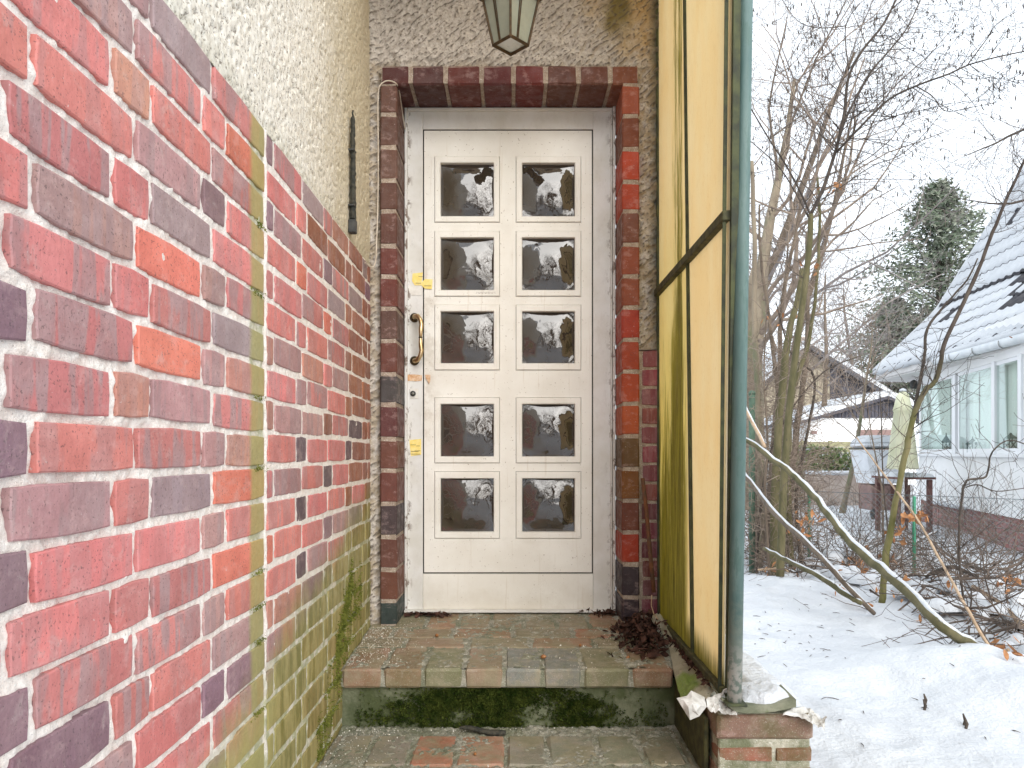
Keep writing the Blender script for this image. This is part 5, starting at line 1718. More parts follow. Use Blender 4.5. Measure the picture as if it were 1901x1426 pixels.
def stems():
    g = 'stems of the thicket behind the post'
    def foot(px, Y):
        p = P(px, HY, Y); p.z = ground_h(p.x, Y) - .03
        return p
    def S(pts, Y, rad, mat, lab, sd, tw=10, tl=.6, lv=2, dn=(3, 2)):
        f = foot(pts[0][0], Y)
        V = [f] + [P(a, b, Y + (i + 1) * .03) for i, (a, b) in enumerate(pts[1:])]
        stem('tree_stem', V, rad, mat, lab, 'tree', tw, sd, tl, lv, dn, False, g, 'twig_brown', .005)
    S([(1437, 1050), (1440, 900), (1450, 740), (1464, 620), (1480, 560), (1490, 500)], 6.8, [.045, .035, .022], 'bark_olive', 'thickest olive-green stem in the thicket beside the post', 61, 14)
    S([(1410, 1055), (1412, 900), (1408, 760), (1402, 600), (1400, 430), (1395, 300)], 7.4, [.04, .03, .02], 'bark_beige', 'pale brown stem nearest the green post in the thicket', 62, 16, .8)
    S([(1462, 1040), (1468, 900), (1480, 790), (1497, 660), (1500, 560), (1498, 430)], 7.6, [.04, .03, .015], 'bark_brown', 'dark brown stem leaning right, second rank of the thicket', 63, 14, .7)
    S([(1470, 1035), (1462, 880), (1470, 740), (1500, 640), (1515, 540), (1522, 400), (1518, 330)], 7.0, [.03, .02, .01], 'bark_olive', 'slim olive stem crossing behind the forked tree', 64, 14, .7)
    S([(1424, 1050), (1432, 880), (1446, 700), (1452, 560), (1480, 420), (1492, 330)], 8.0, [.035, .025, .012], 'bark_brown', 'brown stem behind the thickest olive one', 65, 16, .8)
    S([(1452, 1040), (1448, 800), (1432, 620), (1412, 480), (1410, 380)], 7.9, [.03, .02, .01], 'bark_brown', 'brown stem leaning left towards the post', 66, 16, .8)
    S([(1490, 1045), (1478, 930), (1500, 800), (1512, 700), (1470, 660), (1440, 560)], 7.2, [.02, .014, .006], 'bark_dark', 'thin crooked dark stem bending left over the thicket', 67, 12, .5)
    S([(1400, 1050), (1396, 840), (1392, 640), (1399, 500)], 8.4, [.05, .045, .035], 'bark_beige', 'broad beige stem half hidden behind the fence post', 68, 14, .8)
    S([(1430, 1052), (1420, 920), (1425, 820), (1418, 700), (1424, 560)], 6.6, [.014, .010, .005], 'bark_brown', 'thin brown shoot low in front of the thicket', 69, 14, .5)
    S([(1404, 1055), (1410, 960), (1430, 840), (1470, 760), (1530, 690), (1600, 660)], 7.0, [.016, .010, .004], 'bark_dark', 'thin dark branch arching right from the thicket', 70, 14, .6)
    # leaning tree on the right
    V = [foot(1636, 5.3)] + [P(*a) for a in ((1650, 1000, 5.3), (1672, 890, 5.3), (1690, 800, 5.3), (1703, 755, 5.32), (1718, 725, 5.3), (1740, 700, 5.3), (1753, 640, 5.3), (1790, 560, 5.3), (1830, 465, 5.3), (1860, 390, 5.3), (1880, 345, 5.3), (1915, 270, 5.3))]
    stem('sapling', V, [.024, .020, .014, .009], 'bark_sapling', 'leaning olive sapling crossing the white house and its snowy roof', 'tree', 22, 71, .55, 1, 3, False, None, 'bark_dark', .004)
    V = [P(1688, 805, 5.32), P(1704, 730, 5.35), P(1716, 660, 5.4), (P(1722, 610, 5.4)), P(1760, 560, 5.4), P(1795, 520, 5.4), P(1815, 480, 5.4)]
    stem('sapling_shoot', V, [.014, .010, .005], 'bark_dark', 'dark side shoot rising left of the leaning sapling', 'tree', 12, 72, .4, 1, 3, False, None, 'bark_dark', .003)
    V = [foot(1645, 6.0)] + [P(*a) for a in ((1650, 1010, 6), (1640, 900, 6), (1636, 780, 6), (1633, 720, 6))]
    stem('sapling', V, [.009, .006, .003], 'bark_dark', 'straight thin dark sapling beside the closed parasol', 'tree', 10, 73, .35, 1, 3, False, None, 'bark_dark', .003)
    V = [foot(1792, 4.9)] + [P(*a) for a in ((1780, 1020, 4.9), (1785, 930, 4.9), (1795, 893, 4.9), (1830, 885, 4.9), (1838, 850, 4.85), (1848, 832, 4.8), (1875, 817, 4.8), (1915, 830, 4.8))]
    stem('sapling', V, [.008, .008, .005, .003], 'bark_dark', 'crooked dark sapling bent in front of the white house wall', 'tree', 12, 74, .4, 1, 3, False, None, 'bark_dark', .003)
    V = [P(1793, 905, 4.9), P(1815, 900, 4.9), P(1850, 912, 4.95), P(1910, 905, 5.0)]
    stem('sapling_shoot', V, [.005, .003], 'bark_dark', 'curved dark shoot across the house wall near the right edge', 'tree', 6, 75, .3, 1, 2, False, None, 'bark_dark', .003)
    # branches coming in from the right edge
    V = [P(2000, 210, 8), P(1901, 240, 8), (P(1850, 265, 8)), P(1790, 290, 8)]
    stem('overhanging_branch', V, [.02, .012, .004], 'bark_dark', 'fine branch reaching in from the right edge against the sky', 'branch', 22, 76, .9, 2, (4, 3), False, None, 'twig_grey', .005)
    V = [P(2000, 330, 9), P(1901, 372, 9), P(1850, 378, 9), P(1800, 372, 9), P(1770, 366, 9)]
    stem('overhanging_branch', V, [.02, .010, .003], 'bark_dark', 'bare branch from the right edge just above the roof', 'branch', 18, 77, .8, 2, (4, 3), False, None, 'twig_grey', .005)
    # fallen, leaning poles with snow
    def at(px, py):   # where this pixel's ray meets the ground
        Y = 1.12 * F / (py - HY)
        p = P(px, py, Y); p.z = ground_h(p.x, p.y) + .02
        return p
    e = at(1815, 1222)
    V = [P(1372, 812, 6.4), P(1400, 826, 6.2), P(1428, 848, 6.0), P(1470, 880, 5.75), P(1510, 920, 5.45), P(1560, 985, 5.0), P(1620, 1045, 4.6), P(1690, 1105, 4.2), P(1750, 1165, 3.85), e]
    stem('fallen_pole', V, [.022, .026, .030, .030, .034, .034, .030], 'bark_olive', 'longest leaning olive pole capped with snow, ending at the snow mound', 'log', 3, 81, .3, 1, 2, True, None, 'bark_dark')
    e = at(1622, 1146)
    V = [P(1370, 868, 6.6), P(1400, 905, 6.2), P(1440, 955, 5.7), P(1500, 1010, 5.2), P(1560, 1075, 4.9), e]
    stem('fallen_pole', V, [.020, .024, .024, .022, .018], 'bark_brown', 'greyish leaning pole below the longest one, ending beside brown leaves', 'log', 2, 82, .3, 1, 2, True, None, 'bark_dark')
    V = [P(1418, 1018, 6.0), P(1460, 1040, 5.7), P(1520, 1070, 5.3), P(1570, 1104, 5.0), P(1600, 1120, 4.9)]
    stem('fallen_pole', V, [.016, .022, .024, .020], 'bark_olive', 'short green pole lying low with snow along its top', 'log', 2, 83, .25, 1, 2, True, None, 'bark_dark')
    V = [P(1375, 735, 6.5), P(1392, 775, 6.3), P(1420, 830, 6.1)]
    stem('fallen_pole', V, [.018, .018], 'cane', 'short pale pole leaning on the longest one beside the post', 'log', 0, 84, .25, 1, 2, True)
    e = at(1872, 1256)
    V = [P(1590, 812, 5.9), P(1640, 880, 5.5), P(1700, 960, 5.0), P(1740, 1030, 4.6), P(1790, 1120, 4.1), P(1840, 1205, 3.9), e]
    stem('cane', V, [.006, .009, .010, .010], 'cane', 'long thin tan cane slanting down in front of the brush', 'log', 0, 85, .25)
    V = [at(1790, 1112) + Vector((0, 0, .03)), at(1850, 1150) + Vector((0, 0, .05)), at(1920, 1195) + Vector((0, 0, .07))]
    stem('fallen_pole', V, [.02, .024], 'cane', 'snow-topped reddish pole lying at the right edge', 'log', 0, 86, .25, 1, 2, True)
    V = [at(1408, 1082) + Vector((0, 0, .03)), at(1440, 1080) + Vector((0, 0, .05)), at(1462, 1090) + Vector((0, 0, .03))]
    stem('fallen_stick', V, [.012, .013, .010], 'cane', 'short reddish-brown stick on the snow beside the post', 'log', 0, 87)
    V = [at(1562, 1118) + Vector((0, 0, .05)), at(1585, 1132) + Vector((0, 0, .04)), at(1620, 1142) + Vector((0, 0, .03))]
    stem('bark_strip', V, [.010, .020, .010], 'oak_leaf', 'curled orange-brown bark strip on the snow by the pole ends', 'log', 0, 88)
    # brush heap
    rr = random.Random(90)
    tm = MB()
    for j in range(330):
        px = rr.uniform(1400, 1930) if j % 3 else rr.uniform(1640, 1930)
        lo = np.interp(px, [1400, 1500, 1600, 1700, 1800, 1930], [1065, 1085, 1125, 1150, 1195, 1265])
        hi = np.interp(px, [1400, 1500, 1600, 1700, 1800, 1930], [985, 990, 1000, 1010, 1030, 1050])
        py = rr.uniform(hi, lo)
        p = at(px, py)
        p.z += abs(rr.gauss(0, .09))
        d = Vector((rr.gauss(0, 1), rr.gauss(0, .7), rr.gauss(.15, .35)))
        grow(tm, p, d, rr.uniform(.25, .95), rr.choice([.003, .004, .006, .009]), 1, rr, .0, .7, 6, 3, .0016, .22, sides=4)
    for j in range(80):      # upright shoots in the brush
        px = rr.uniform(1400, 1901); py = rr.uniform(980, 1075)
        p = at(px, py)
        grow(tm, p, Vector((rr.gauss(0, .35), rr.gauss(0, .35), 1)), rr.uniform(.4, 1.1), .0045, 1, rr, .02, .6, 6, 4, .0016, .12)
    o = part('brushwood', tm, M['bark_brush'], None)
    tag(o, 'tangle of dark twigs and brush lying in the snow along the fence', 'brushwood', None, 'stuff')
    # thick low limbs in the heap
    for k, (a, b, c, r_, lab) in enumerate([((1645, 1055), (1700, 1030), (1740, 1015), .03, 'dark forked limb on the brush heap behind the green fence stake'), ((1700, 1090), (1760, 1120), (1815, 1150), .028, 'dark thick limb under snow right of the longest pole'),
                                            ((1560, 1080), (1585, 1050), (1598, 1025), .016, 'short upright dark limb beside the green pole'), ((1790, 1045), (1830, 1085), (1850, 1100), .018, 'knobby dark limb rising near the right edge')]):
        V = [at(*a), at(*b) + Vector((0, 0, .14)), at(*c) + Vector((0, 0, .20))]
        stem('brush_limb', V, [r_, r_ * .8, r_ * .5], 'bark_dark', lab, 'log', 6, 91 + k, .4, 1, 3, k < 2, None, 'bark_dark')
    sc = MB()
    for j in range(90):
        px = rr.uniform(1420, 1930)
        lo = np.interp(px, [1400, 1500, 1600, 1700, 1800, 1930], [1060, 1080, 1110, 1140, 1175, 1240])
        hi = lo - 75
        p = at(px, rr.uniform(hi, lo)); p.z += rr.uniform(-.01, .05)
        a, b, c = rr.uniform(.05, .17), rr.uniform(.04, .10), rr.uniform(.03, .065)
        an = rr.random() * 3
        vs, k = [], 9
        for i, (rd, zz) in enumerate(((1.0, -.6), (.95, 0), (.75, .55), (.4, .9))):
            for q in range(k):
                t = 2 * PI * q / k
                w = rd * (1 + .25 * noise.noise(Vector((math.cos(t) * 1.3, math.sin(t) * 1.3, j * 3.1))))
                x, y = a * w * math.cos(t), b * w * math.sin(t)
                vs.append((p.x + x * math.cos(an) - y * math.sin(an), p.y + x * math.sin(an) + y * math.cos(an), p.z + c * zz))
        vs.append((p.x, p.y, p.z + c))
        fs = [(i * k + q, i * k + (q + 1) % k, (i + 1) * k + (q + 1) % k, (i + 1) * k + q) for i in range(3) for q in range(k)] + [(3 * k + q, 3 * k + (q + 1) % k, 4 * k) for q in range(k)]
        sc.add(vs, fs)
    o = part('snow_clumps', sc, M['snow'], None, True)
    tag(o, 'clumps of snow caught on the brushwood along the fence', 'snow', None, 'stuff')
    # pinkish beige mat of dead bramble
    bm_ = MB()
    for j in range(900):
        px = rr.choice([rr.gauss(1610, 22), rr.gauss(1680, 30), rr.gauss(1440, 28), rr.gauss(1655, 50)]); py = rr.uniform(1015, 1085)
        p = at(px, py); p.z += rr.uniform(0, .16)
        d = Vector((rr.gauss(0, 1), rr.gauss(0, 1), rr.gauss(0, .7))).normalized()
        bm_.tube([p, p + d * .06 + Vector((0, 0, .01)), p + d * .13], [.002, .0016, .001], 3, cap=False)
    for j in range(3200):
        px = rr.gauss(1445, 38); Y = rr.uniform(6.8, 8.4)
        p = P(px, HY, Y); p.z = rr.uniform(-1.1, 1.1 if rr.random() < .5 else 0)
        d = Vector((rr.gauss(0, 1), rr.gauss(0, 1), rr.gauss(.3, .8))).normalized()
        l = rr.uniform(.1, .35)
        q = p + d * l * .5
        bm_.tube([p, q, q + (d + Vector((rr.gauss(0, .4), 0, rr.gauss(0, .4)))).normalized() * l * .5], [.003, .0024, .0015], 3, cap=False)
    o = part('dead_bramble', bm_, M['twig_brown'], None)
    tag(o, 'mat of fine tan bramble stalks among the stems and brush', 'bramble', None, 'stuff')
    # oak leaves
    lm = MB()
    spots = [(1560, 1108, 3, .04), (1530, 1120, 2, .03), (1610, 1050, 22, .05), (1660, 1055, 14, .05), (1600, 1080, 10, .05), (1650, 1095, 16, .045), (1750, 1140, 4, .04), (1885, 1105, 9, .05), (1850, 1215, 8, .045), (1800, 1165, 4, .04),
             (1430, 1075, 6, .035), (1470, 1060, 8, .04), (1700, 1075, 6, .04), (1880, 1260, 5, .04), (1640, 1130, 6, .03), (1720, 1160, 5, .03), (1545, 1115, 6, .04), (1590, 1060, 18, .045), (1640, 1075, 16, .045), (1860, 1130, 10, .04), (1780, 1100, 8, .035), (1690, 1120, 10, .035)]
    for (px, py, n, s) in spots:
        for _ in range(n):
            p = at(px + rr.gauss(0, 10), py + rr.gauss(0, 6)); p.z += abs(rr.gauss(.03, .05))
            LEAF(lm, p, s * rr.uniform(.6, 1.1), 1.0, .5)
    for (px, py, Y, n) in [(1700, 960, 5.2, 26), (1665, 990, 5.4, 14), (1555, 350, 6.3, 6), (1895, 628, 8.5, 4), (1502, 960, 6.6, 14), (1480, 990, 6.6, 8), (1440, 590, 7.2, 8), (1500, 500, 7, 5)]:
        for _ in range(n):
            p = P(px + rr.gauss(0, 13), py + rr.gauss(0, 9), Y + rr.gauss(0, .05))
            LEAF(lm, p, rr.uniform(.02, .045), 1.2, .5)
    o = part('oak_leaves', lm, M['oak_leaf'], None)
    tag(o, 'withered orange-brown oak leaves caught in brush and saplings', 'leaves', None, 'stuff')
    # twiglets and specks on the open snow
    sm = MB()
    for _ in range(75):
        px, py = rr.uniform(1400, 1901), rr.uniform(1085, 1400)
        if rr.random() < .5: px = rr.uniform(1400, 1560); py = rr.uniform(1085, 1230)
        Y = 1.15 * F / (py - HY); x = (px - HX) / F * Y
        p = Vector((x, Y, ground_h(x, Y) + .004))
        d = Vector((rr.gauss(0, 1), rr.gauss(0, 1), .1)).normalized() * rr.uniform(.005, .028)
        sm.tube([p - d, p + Vector((0, 0, .002)), p + d], [.0012, .0022, .001], 4)
    for (px, py) in ((1717, 1278), (1790, 1308), (1716, 1285), (1793, 1312)):
        Y = 1.05 * F / (py - HY); x = (px - HX) / F * Y
        z = ground_h(x, Y)
        sm.tube([(x, Y, z), (x + .005, Y, z + .02), (x + .001, Y + .01, z + .045)], [.006, .007, .003], 5)
    o = part('twig_litter', sm, M['bark_dark'], None)
    tag(o, 'tiny dark twigs and seeds scattered on the open snow', 'twigs', None, 'stuff')
stems()

# ------------------------------------------------------------------ fences
def fences():
    a, b = P(1400, HY, 8.3), P(1990, HY, 6.2)
    n = 70
    root = thing('chainlink_fence', (a.x, a.y, -1.15), 'low wire chain-link fence with a bright green stake behind the brush', 'fence')
    d = (b - a); L_ = Vector((d.x, d.y, 0)).length; d = Vector((d.x, d.y, 0)).normalized()
    c = .055; H_ = .72
    mb = MB()
    nx = int(L_ / c)
    z0 = -1.13
    for k in range(-int(H_ / c) - 1, nx + 1):
        for sg in (1, -1):
            # diagonal wire from bottom to top
            s0 = k * c if sg > 0 else k * c + H_
            s1 = s0 + sg * H_
            lo, hi = sorted((s0, s1))
            if hi < 0 or lo > L_: continue
            def pt(s):
                t = (s - s0) / (s1 - s0)
                return Vector((a.x, a.y, z0)) + d * s + Vector((0, 0, H_ * t))
            sa, sb = max(lo, 0), min(hi, L_)
            mb.tube([pt(sa), pt(sb)], .0016, 3, cap=False)
    part('wire_mesh', mb, M['chain'], root)
    mb = MB().tube([Vector((a.x, a.y, z0 + H_)), Vector((a.x, a.y, z0 + H_)) + d * L_], .003, 5)
    part('top_wire', mb, M['chain'], root)
    def fp(px, r, zt, mat, nm='stake'):
        # position along the fence line for this picture column
        k = (px - HX) / F
        t = (k * a.y - a.x) / (d.x - k * d.y)
        p = Vector((a.x, a.y, 0)) + d * t
        return part(nm, MB().tube([(p.x, p.y, -1.2), (p.x, p.y, zt)], r, 10), M[mat], root, True)
    fp(1697, .016, -.42, 'green_post'); fp(1502, .016, -.40, 'green_post'); fp(1930, .016, -.42, 'green_post')
    p = P(1396, HY, 7.1)
    root = thing('fence_post', (p.x, p.y, -1.15), 'tall dull green fence post among the stems beside the screen', 'post')
    part('shaft', MB().tube([(p.x, p.y, -1.2), (p.x, p.y, .56)], .030, 12), M['green_post_dull'], root, True)
    part('cap', MB().lathe([(.033, 0), (.033, .02), (.02, .035), (.004, .04)], (p.x, p.y, .555), 12), M['green_post_dull'], root, True)
fences()

# ------------------------------------------------------------------ white house on the right
def house():
    A = Vector((6.72, 12.3, 0)); B = Vector((5.60, 7.3, 0))    # bay front, far end to near end
    d = (B - A).normalized(); L_ = (B - A).length
    nrm = Vector((d.y, -d.x, 0))            # towards us (-X)
    if nrm.x > 0: nrm = -nrm
    root = thing('white_house', (6.5, 10, -1.15), 'white rendered house with a row of tall windows under a snow-covered tiled roof', 'house')
    rot = Matrix(((d.x, -nrm.x, 0), (d.y, -nrm.y, 0), (0, 0, 1)))     # local x along wall, y inwards
    def W(s, o, z): return A + d * s - nrm * o + Vector((0, 0, z))
    def wb(mb, s0, s1, o0, o1, z0, z1, bev=0.0):
        mb.box(W((s0 + s1) / 2, (o0 + o1) / 2, (z0 + z1) / 2), (s1 - s0, o1 - o0, z1 - z0), rot, bev); return mb
    # wall body: sill wall, head, piers, returning end walls
    mb = MB()
    wb(mb, 0, L_, 0, .25, -.78, -.02); wb(mb, 0, L_, 0, .25, 1.14, 1.62)
    wb(mb, 0, .08, .001, .25, -.02, 1.14)
    wb(mb, -.36, -.14, .25, 6, -.78, 1.62)          # far return wall
    wb(mb, -.05, L_ + 2, 2.9, 3.1, -1.0, 4.5)       # spine wall, the room's back
    part('wall', mb, M['render_white'], root)
    part('ceiling', wb(MB(), .25, L_, .26, 2.9, 1.50, 1.60), M['render_white'], root)
    # plinth of brick courses
    pr = wb(MB(), -.02, L_, .03, .28, -1.2, -.78)
    pl = part('plinth', pr, M['plinth_mortar'], root)
    me = brick_mesh('plinth_brick', .24, .070, .05, 77, M['plinth_brick'])
    ang = math.atan2(d.y, d.x) + PI
    for row in range(5):
        s = .0 + (.125 if row % 2 else 0)
        while s < L_ - .1:
            q = W(s + .12, .026, -.82 - row * .082)
            inst('brick', me, q, pl, (0, 0, ang), None, shade((.28, .12, .10, .5), .25))
            s += .252
    sl = MB()
    wb(sl, .02, L_, -.055, .26, -.06, -.02, .004)
    part('sill', sl, M['upvc'], root)
    sn = wb(MB(), .95, 2.1, -.09, .02, -.795, -.75, .015)
    part('snow_ledge', sn, M['snow'], root)
    # windows: s at picture columns
    def s_at(px):
        k = (px - HX) / F
        return (k * A.y - A.x) / (d.x - k * d.y)
    cuts = [(1709, 1765), (1779, 1842), (1846, 1888), (1900, 1975)]
    for i, (pa, pb) in enumerate(cuts):
        s0, s1 = s_at(pa), s_at(pb)
        s1 = min(s1, L_ - .03)
        z0, z1 = -.0, 1.13
        mb = MB()
        f = .055
        wb(mb, s0 - f, s0 + .0, .01, .10, z0 - .02, z1 + .01, .004); wb(mb, s1, s1 + f * .5, .01, .10, z0 - .02, z1 + .01, .004)
        wb(mb, s0, s1, .012, .10, z0 - .02, z0 + .05, .004); wb(mb, s0, s1, .012, .10, z1 - .04, z1 + .01, .004)
        w = part('window', mb, M['upvc'], root)
        part('pane', wb(MB(), s0 + .001, s1 - .001, .016, .022, z0 + .05, z1 - .04), M['window_glass'], w)
    mb = MB()
    for px in (1772, 1844.5, 1894):
        s = s_at(px); wb(mb, s - .05, s + .05, -.012, .12, -.02, 1.15, .004)
    part('mullion', mb, M['upvc'], root)
    # pale panels added behind the panes so the windows do not look dark
    edges = [-.35, 1.05, 2.15, 3.3, L_ - .02]
    for i in range(4):
        cm_ = MB()
        e0, e1 = edges[i] + .012, edges[i + 1] - .012
        def cf(u, v):
            sx = e0 + (e1 - e0) * u
            return W(sx, .150 + .008 * math.sin(sx * 34 + i) + .006 * math.sin(sx * 11), -.05 + 1.18 * v)
        cm_.grid(cf, 60, 3)
        part('pale_panel', cm_, M['pale_panel'], root, True)
    part('floor', wb(MB(), .22, L_, .25, 2.9, -.12, -.06), M['soffit'], root)
    # roof: flared eave then steep slope, tiles by rows with snow
    ez = 1.38
    def eave(Y): return 5.79 + (Y - 8) * .108 + .02
    def RP(Y, t):           # t: distance up from the eave in X
        x = eave(Y) + t
        z = ez + (.95 * min(t, 1.1) + 1.62 * max(0, t - 1.1))
        return Vector((x, Y, z))
    Y0, Y1 = 7.2, 13.05
    mb = MB()
    mb.add([RP(Y0, 0), RP(Y1, 0), RP(Y1, 1.1), RP(Y0, 1.1), RP(Y0, 4.2), RP(Y1, 4.2)], [(0, 1, 2, 3), (3, 2, 5, 4)])
    n = len(mb.v)
    low = [Vector(v) + Vector((.10, 0, -.08)) for v in mb.v]
    mb.add(low, [(3, 2, 1, 0), (4, 5, 2, 3)])
    mb.add([RP(Y1, 0), RP(Y1, 1.1), RP(Y1, 4.2), RP(Y1, 4.2) + Vector((.1, 0, -.08)), RP(Y1, 1.1) + Vector((.1, 0, -.08)), RP(Y1, 0) + Vector((.1, 0, -.08))], [(0, 1, 4, 5), (1, 2, 3, 4)])
    roof = part('roof', mb, M['tile_dark'], root)
    # tile: barrel-edged pan tile with a snow blanket, lower edge left bare
    def tile(snow):
        m_ = MB()
        w, l, t = .205, .36, .018
        pr = [(-.5, 0), (-.34, .028), (-.16, .034), (0, .012), (.25, .004), (.5, .0)]
        for side, off in ((0, 0),):
            vs = []
            for v in (0, 1):
                for (a, h) in pr: vs.append((a * w, v * l, h + .022 * (1 - v)))
            vs2 = [(x, y, z - t) for x, y, z in vs]
            k = len(pr)
            m_.add(vs + vs2, [(i, i + 1, k + i + 1, k + i) for i in range(k - 1)] + [(2 * k + i, 3 * k + i, 3 * k + i + 1, 2 * k + i + 1) for i in range(k - 1)] + [(i, 2 * k + i, 2 * k + i + 1, i + 1) for i in range(k - 1)], 0)
        if snow:
            k = 7
            vs = []
            for j, v in enumerate((.13, .2, .5, 1.0)):
                for i in range(k):
                    u = -.5 + i / (k - 1)
                    hh = np.interp(u, [p_[0] for p_ in pr], [p_[1] for p_ in pr])
                    tt = (.0 if j == 0 else .026)
                    vs.append((u * w * 1.01, v * l, hh * (.75 if j else 1) + .022 * (1 - v) + tt))
            m_.add(vs, [(j * k + i, j * k + i + 1, (j + 1) * k + i + 1, (j + 1) * k + i) for j in range(3) for i in range(k - 1)], 1)
        me, _ = m_.mesh('roof_tile', [M['tile_dark'], M['snow']], True, centre=False)
        return me
    TS = [tile(True), tile(False)]
    # rows along the slope
    L1 = 1.1 * math.hypot(1, .95); L2 = 3.1 * math.hypot(1, 1.62)
    rr = random.Random(6)
    def on_slope(s):
        if s < L1: t = s / math.hypot(1, .95); return t, math.atan(.95)
        t = 1.1 + (s - L1) / math.hypot(1, 1.62); return t, math.atan(1.62)
    s = 0.0
    yaw = math.atan2(1, .108)   # eave line direction ~ +Y
    cnt = 0
    rest = MB()
    while s < L1 + L2 - .3:
        t, a = on_slope(s)
        Y = Y1 - .10
        while Y > Y0:
            p = RP(Y, t)
            px = HX + p.x / p.y * F; py = HY - p.z / p.y * F
            vis = px < 1950 and py > -60
            bare = (noise.noise(Vector((Y * 1.6, s * 1.6, 4))) > .56 and rr.random() < .7) or ((Vector((px, py)) - Vector((1890, 560))).length < 40 and rr.random() < .75) or ((Vector((px, py)) - Vector((1745, 600))).length < 12)
            # local x along -Y.. tile length goes up the slope
            X_ = Vector((-.108, -1, 0)).normalized(); Yv = Vector((math.cos(a), 0, math.sin(a))); Yv = (Yv - X_ * Yv.dot(X_)).normalized(); Z_ = X_.cross(Yv)
            if Z_.z < 0: X_ = -X_; Z_ = -Z_
            Mt = Matrix((X_, Yv, Z_)).transposed()
            if vis and cnt < 290:
                o = inst('roof_tile', TS[1 if bare else 0], p + Z_ * .02, roof)
                o.rotation_euler = Mt.to_euler()
                cnt += 1
            elif vis:
                rest.box(p + Z_ * .03 + Yv * .17, (.205, .34, .05), Mt, .012)
            Y -= .205
        s += .33
    if rest.v:
        o = part('roof_tile_field', rest, M['snow'], roof); o['kind'] = 'stuff'
    # verge snow and eave snow rolls
    V = [RP(Y1 + .02, t) + Vector((0, 0, .05)) for t in np.linspace(0, 4.2, 30)]
    part('verge_snow', MB().tube(V, .055, 8), M['snow'], roof, True)
    V = [RP(y, -.01) + Vector((0, 0, .035)) for y in np.linspace(Y0, Y1, 40)]
    part('eave_snow', MB().tube(V, [.05 + .012 * math.sin(i * 1.9) for i in range(40)], 8), M['snow'], roof, True)
    # flared corner overhang at far end
    mb = MB()
    c0, c1, c2 = RP(Y1, 0), RP(Y1, .62) , P(1622, 694, 13.4)
    e0 = P(1700, 672, 12.6)
    mb.add([c2, e0, c1, c2 + Vector((0, 0, .06)), e0 + Vector((0, 0, .06)), c1 + Vector((0, 0, .08))], [(0, 1, 2), (3, 5, 4), (0, 3, 4, 1), (1, 4, 5, 2), (2, 5, 3, 0)])
    part('eave_corner', mb, M['snow'], root)
    # soffit and fascia
    mb = MB()
    a0, a1 = RP(Y0, .02), RP(Y1, .02)
    for k in (0,):
        p0 = Vector((a0.x, a0.y, ez - .10)); p1 = Vector((a1.x, a1.y, ez - .10))
        q0 = p0 + Vector((1.0, 0, -.02)); q1 = p1 + Vector((1.0, 0, -.02))
        mb.prism([p0, p1, q1, q0], (0, 0, -.03))
    mb.prism([Vector((a0.x, a0.y, ez - .12)), Vector((a1.x, a1.y, ez - .12)), Vector((a1.x, a1.y, ez + .0)), Vector((a0.x, a0.y, ez + .0))], (.03, 0, 0))
    part('soffit', mb, M['soffit'], root)
    # gutter with brackets on the nearer part
    ga, gb = 7.3, 10.6
    V = [Vector((eave(y) - .06, y, ez - .07)) for y in np.linspace(ga, gb, 12)]
    gt = part('gutter', MB().tube(V, .062, 10), M['gutter'], root, True)
    part('gutter_snow', MB().tube([v + Vector((0, 0, .055)) for v in V], .05, 8), M['snow'], gt, True)
    for y in np.arange(ga + .3, gb, .62):
        c = Vector((eave(y) - .06, y, ez - .07))
        pts = [c + Vector((.07 * math.cos(a), 0, .07 * math.sin(a))) for a in np.linspace(R(-20), R(-200), 8)]
        part('gutter_bracket', MB().tube(pts, .006, 5), M['steel'], gt)
    # small black wall lamp near the far corner
    p = P(1690, 713, 12.0)
    wl = part('wall_lamp', MB().lathe([(.05, -.06), (.06, -.02), (.055, .06), (.01, .09)], (W(.0, -.08, 1.12)), 12), M['black_metal'], root, True)
    # wide roof of side wing beyond: white eave box left of the corner
    mb = MB()
    wb(mb, -.62, -.01, .15, 2.5, 1.16, 1.30)
    part('wing_eave', mb, M['render_white'], root)
    # lanterns standing on the inner sill
    def sill_lantern(px, o, h, w, mat, lab, kind):
        s = s_at(px); c = W(s, o, .0)
        t = thing('sill_lantern', c, lab, 'lantern', 'lanterns on the window sill of the white house')
        if kind == 'roof':
            part('hood', MB().lathe([(w * .95, h * .50), (w * 1.0, h * .54), (w * .25, h * .80), (w * .16, h * .86), (.008, h * .88), (.006, h)], c, 6), M[mat], t)
            mb = MB()
            for k in range(6):
                a = k * PI / 3; b = a + PI / 3
                q = lambda an, r, z: c + Vector((r * math.cos(an), r * math.sin(an), z))
                mb.tube([q(a, w * .72, .0), q(a, w * .72, h * .52)], .007, 4); mb.tube([q(a, w * .72, .02), q(b, w * .72, .02)], .007, 4)
                mb.tube([q(a, w * .72, .02), q(b, w * .72, h * .5)], .004, 4)
            part('cage', mb, M[mat], t)
            part('candle', MB().lathe([(.035, .02), (.035, h * .3), (.004, h * .31)], c, 10), M['candle'], t)
        else:
            part('hood', MB().lathe([(w * .8, h * .70), (w * .2, h * .92), (.01, h)], c, 4, Matrix.Rotation(PI / 4, 3, 'Z')), M[mat], t)
            mb = MB()
            for sx in (-1, 1):
                for sy in (-1, 1):
                    mb.tube([c + Vector((sx * w * .5, sy * w * .5, 0)), c + Vector((sx * w * .5, sy * w * .5, h * .7))], .010, 4)
                mb.tube([c + Vector((sx * w * .5, -w * .5, .03)), c + Vector((-sx * w * .5, -w * .5, h * .66))], .008, 4)
            mb.box(c + Vector((0, 0, .012)), (w * 1.15, w * 1.15, .025))
            part('cage', mb, M[mat], t)
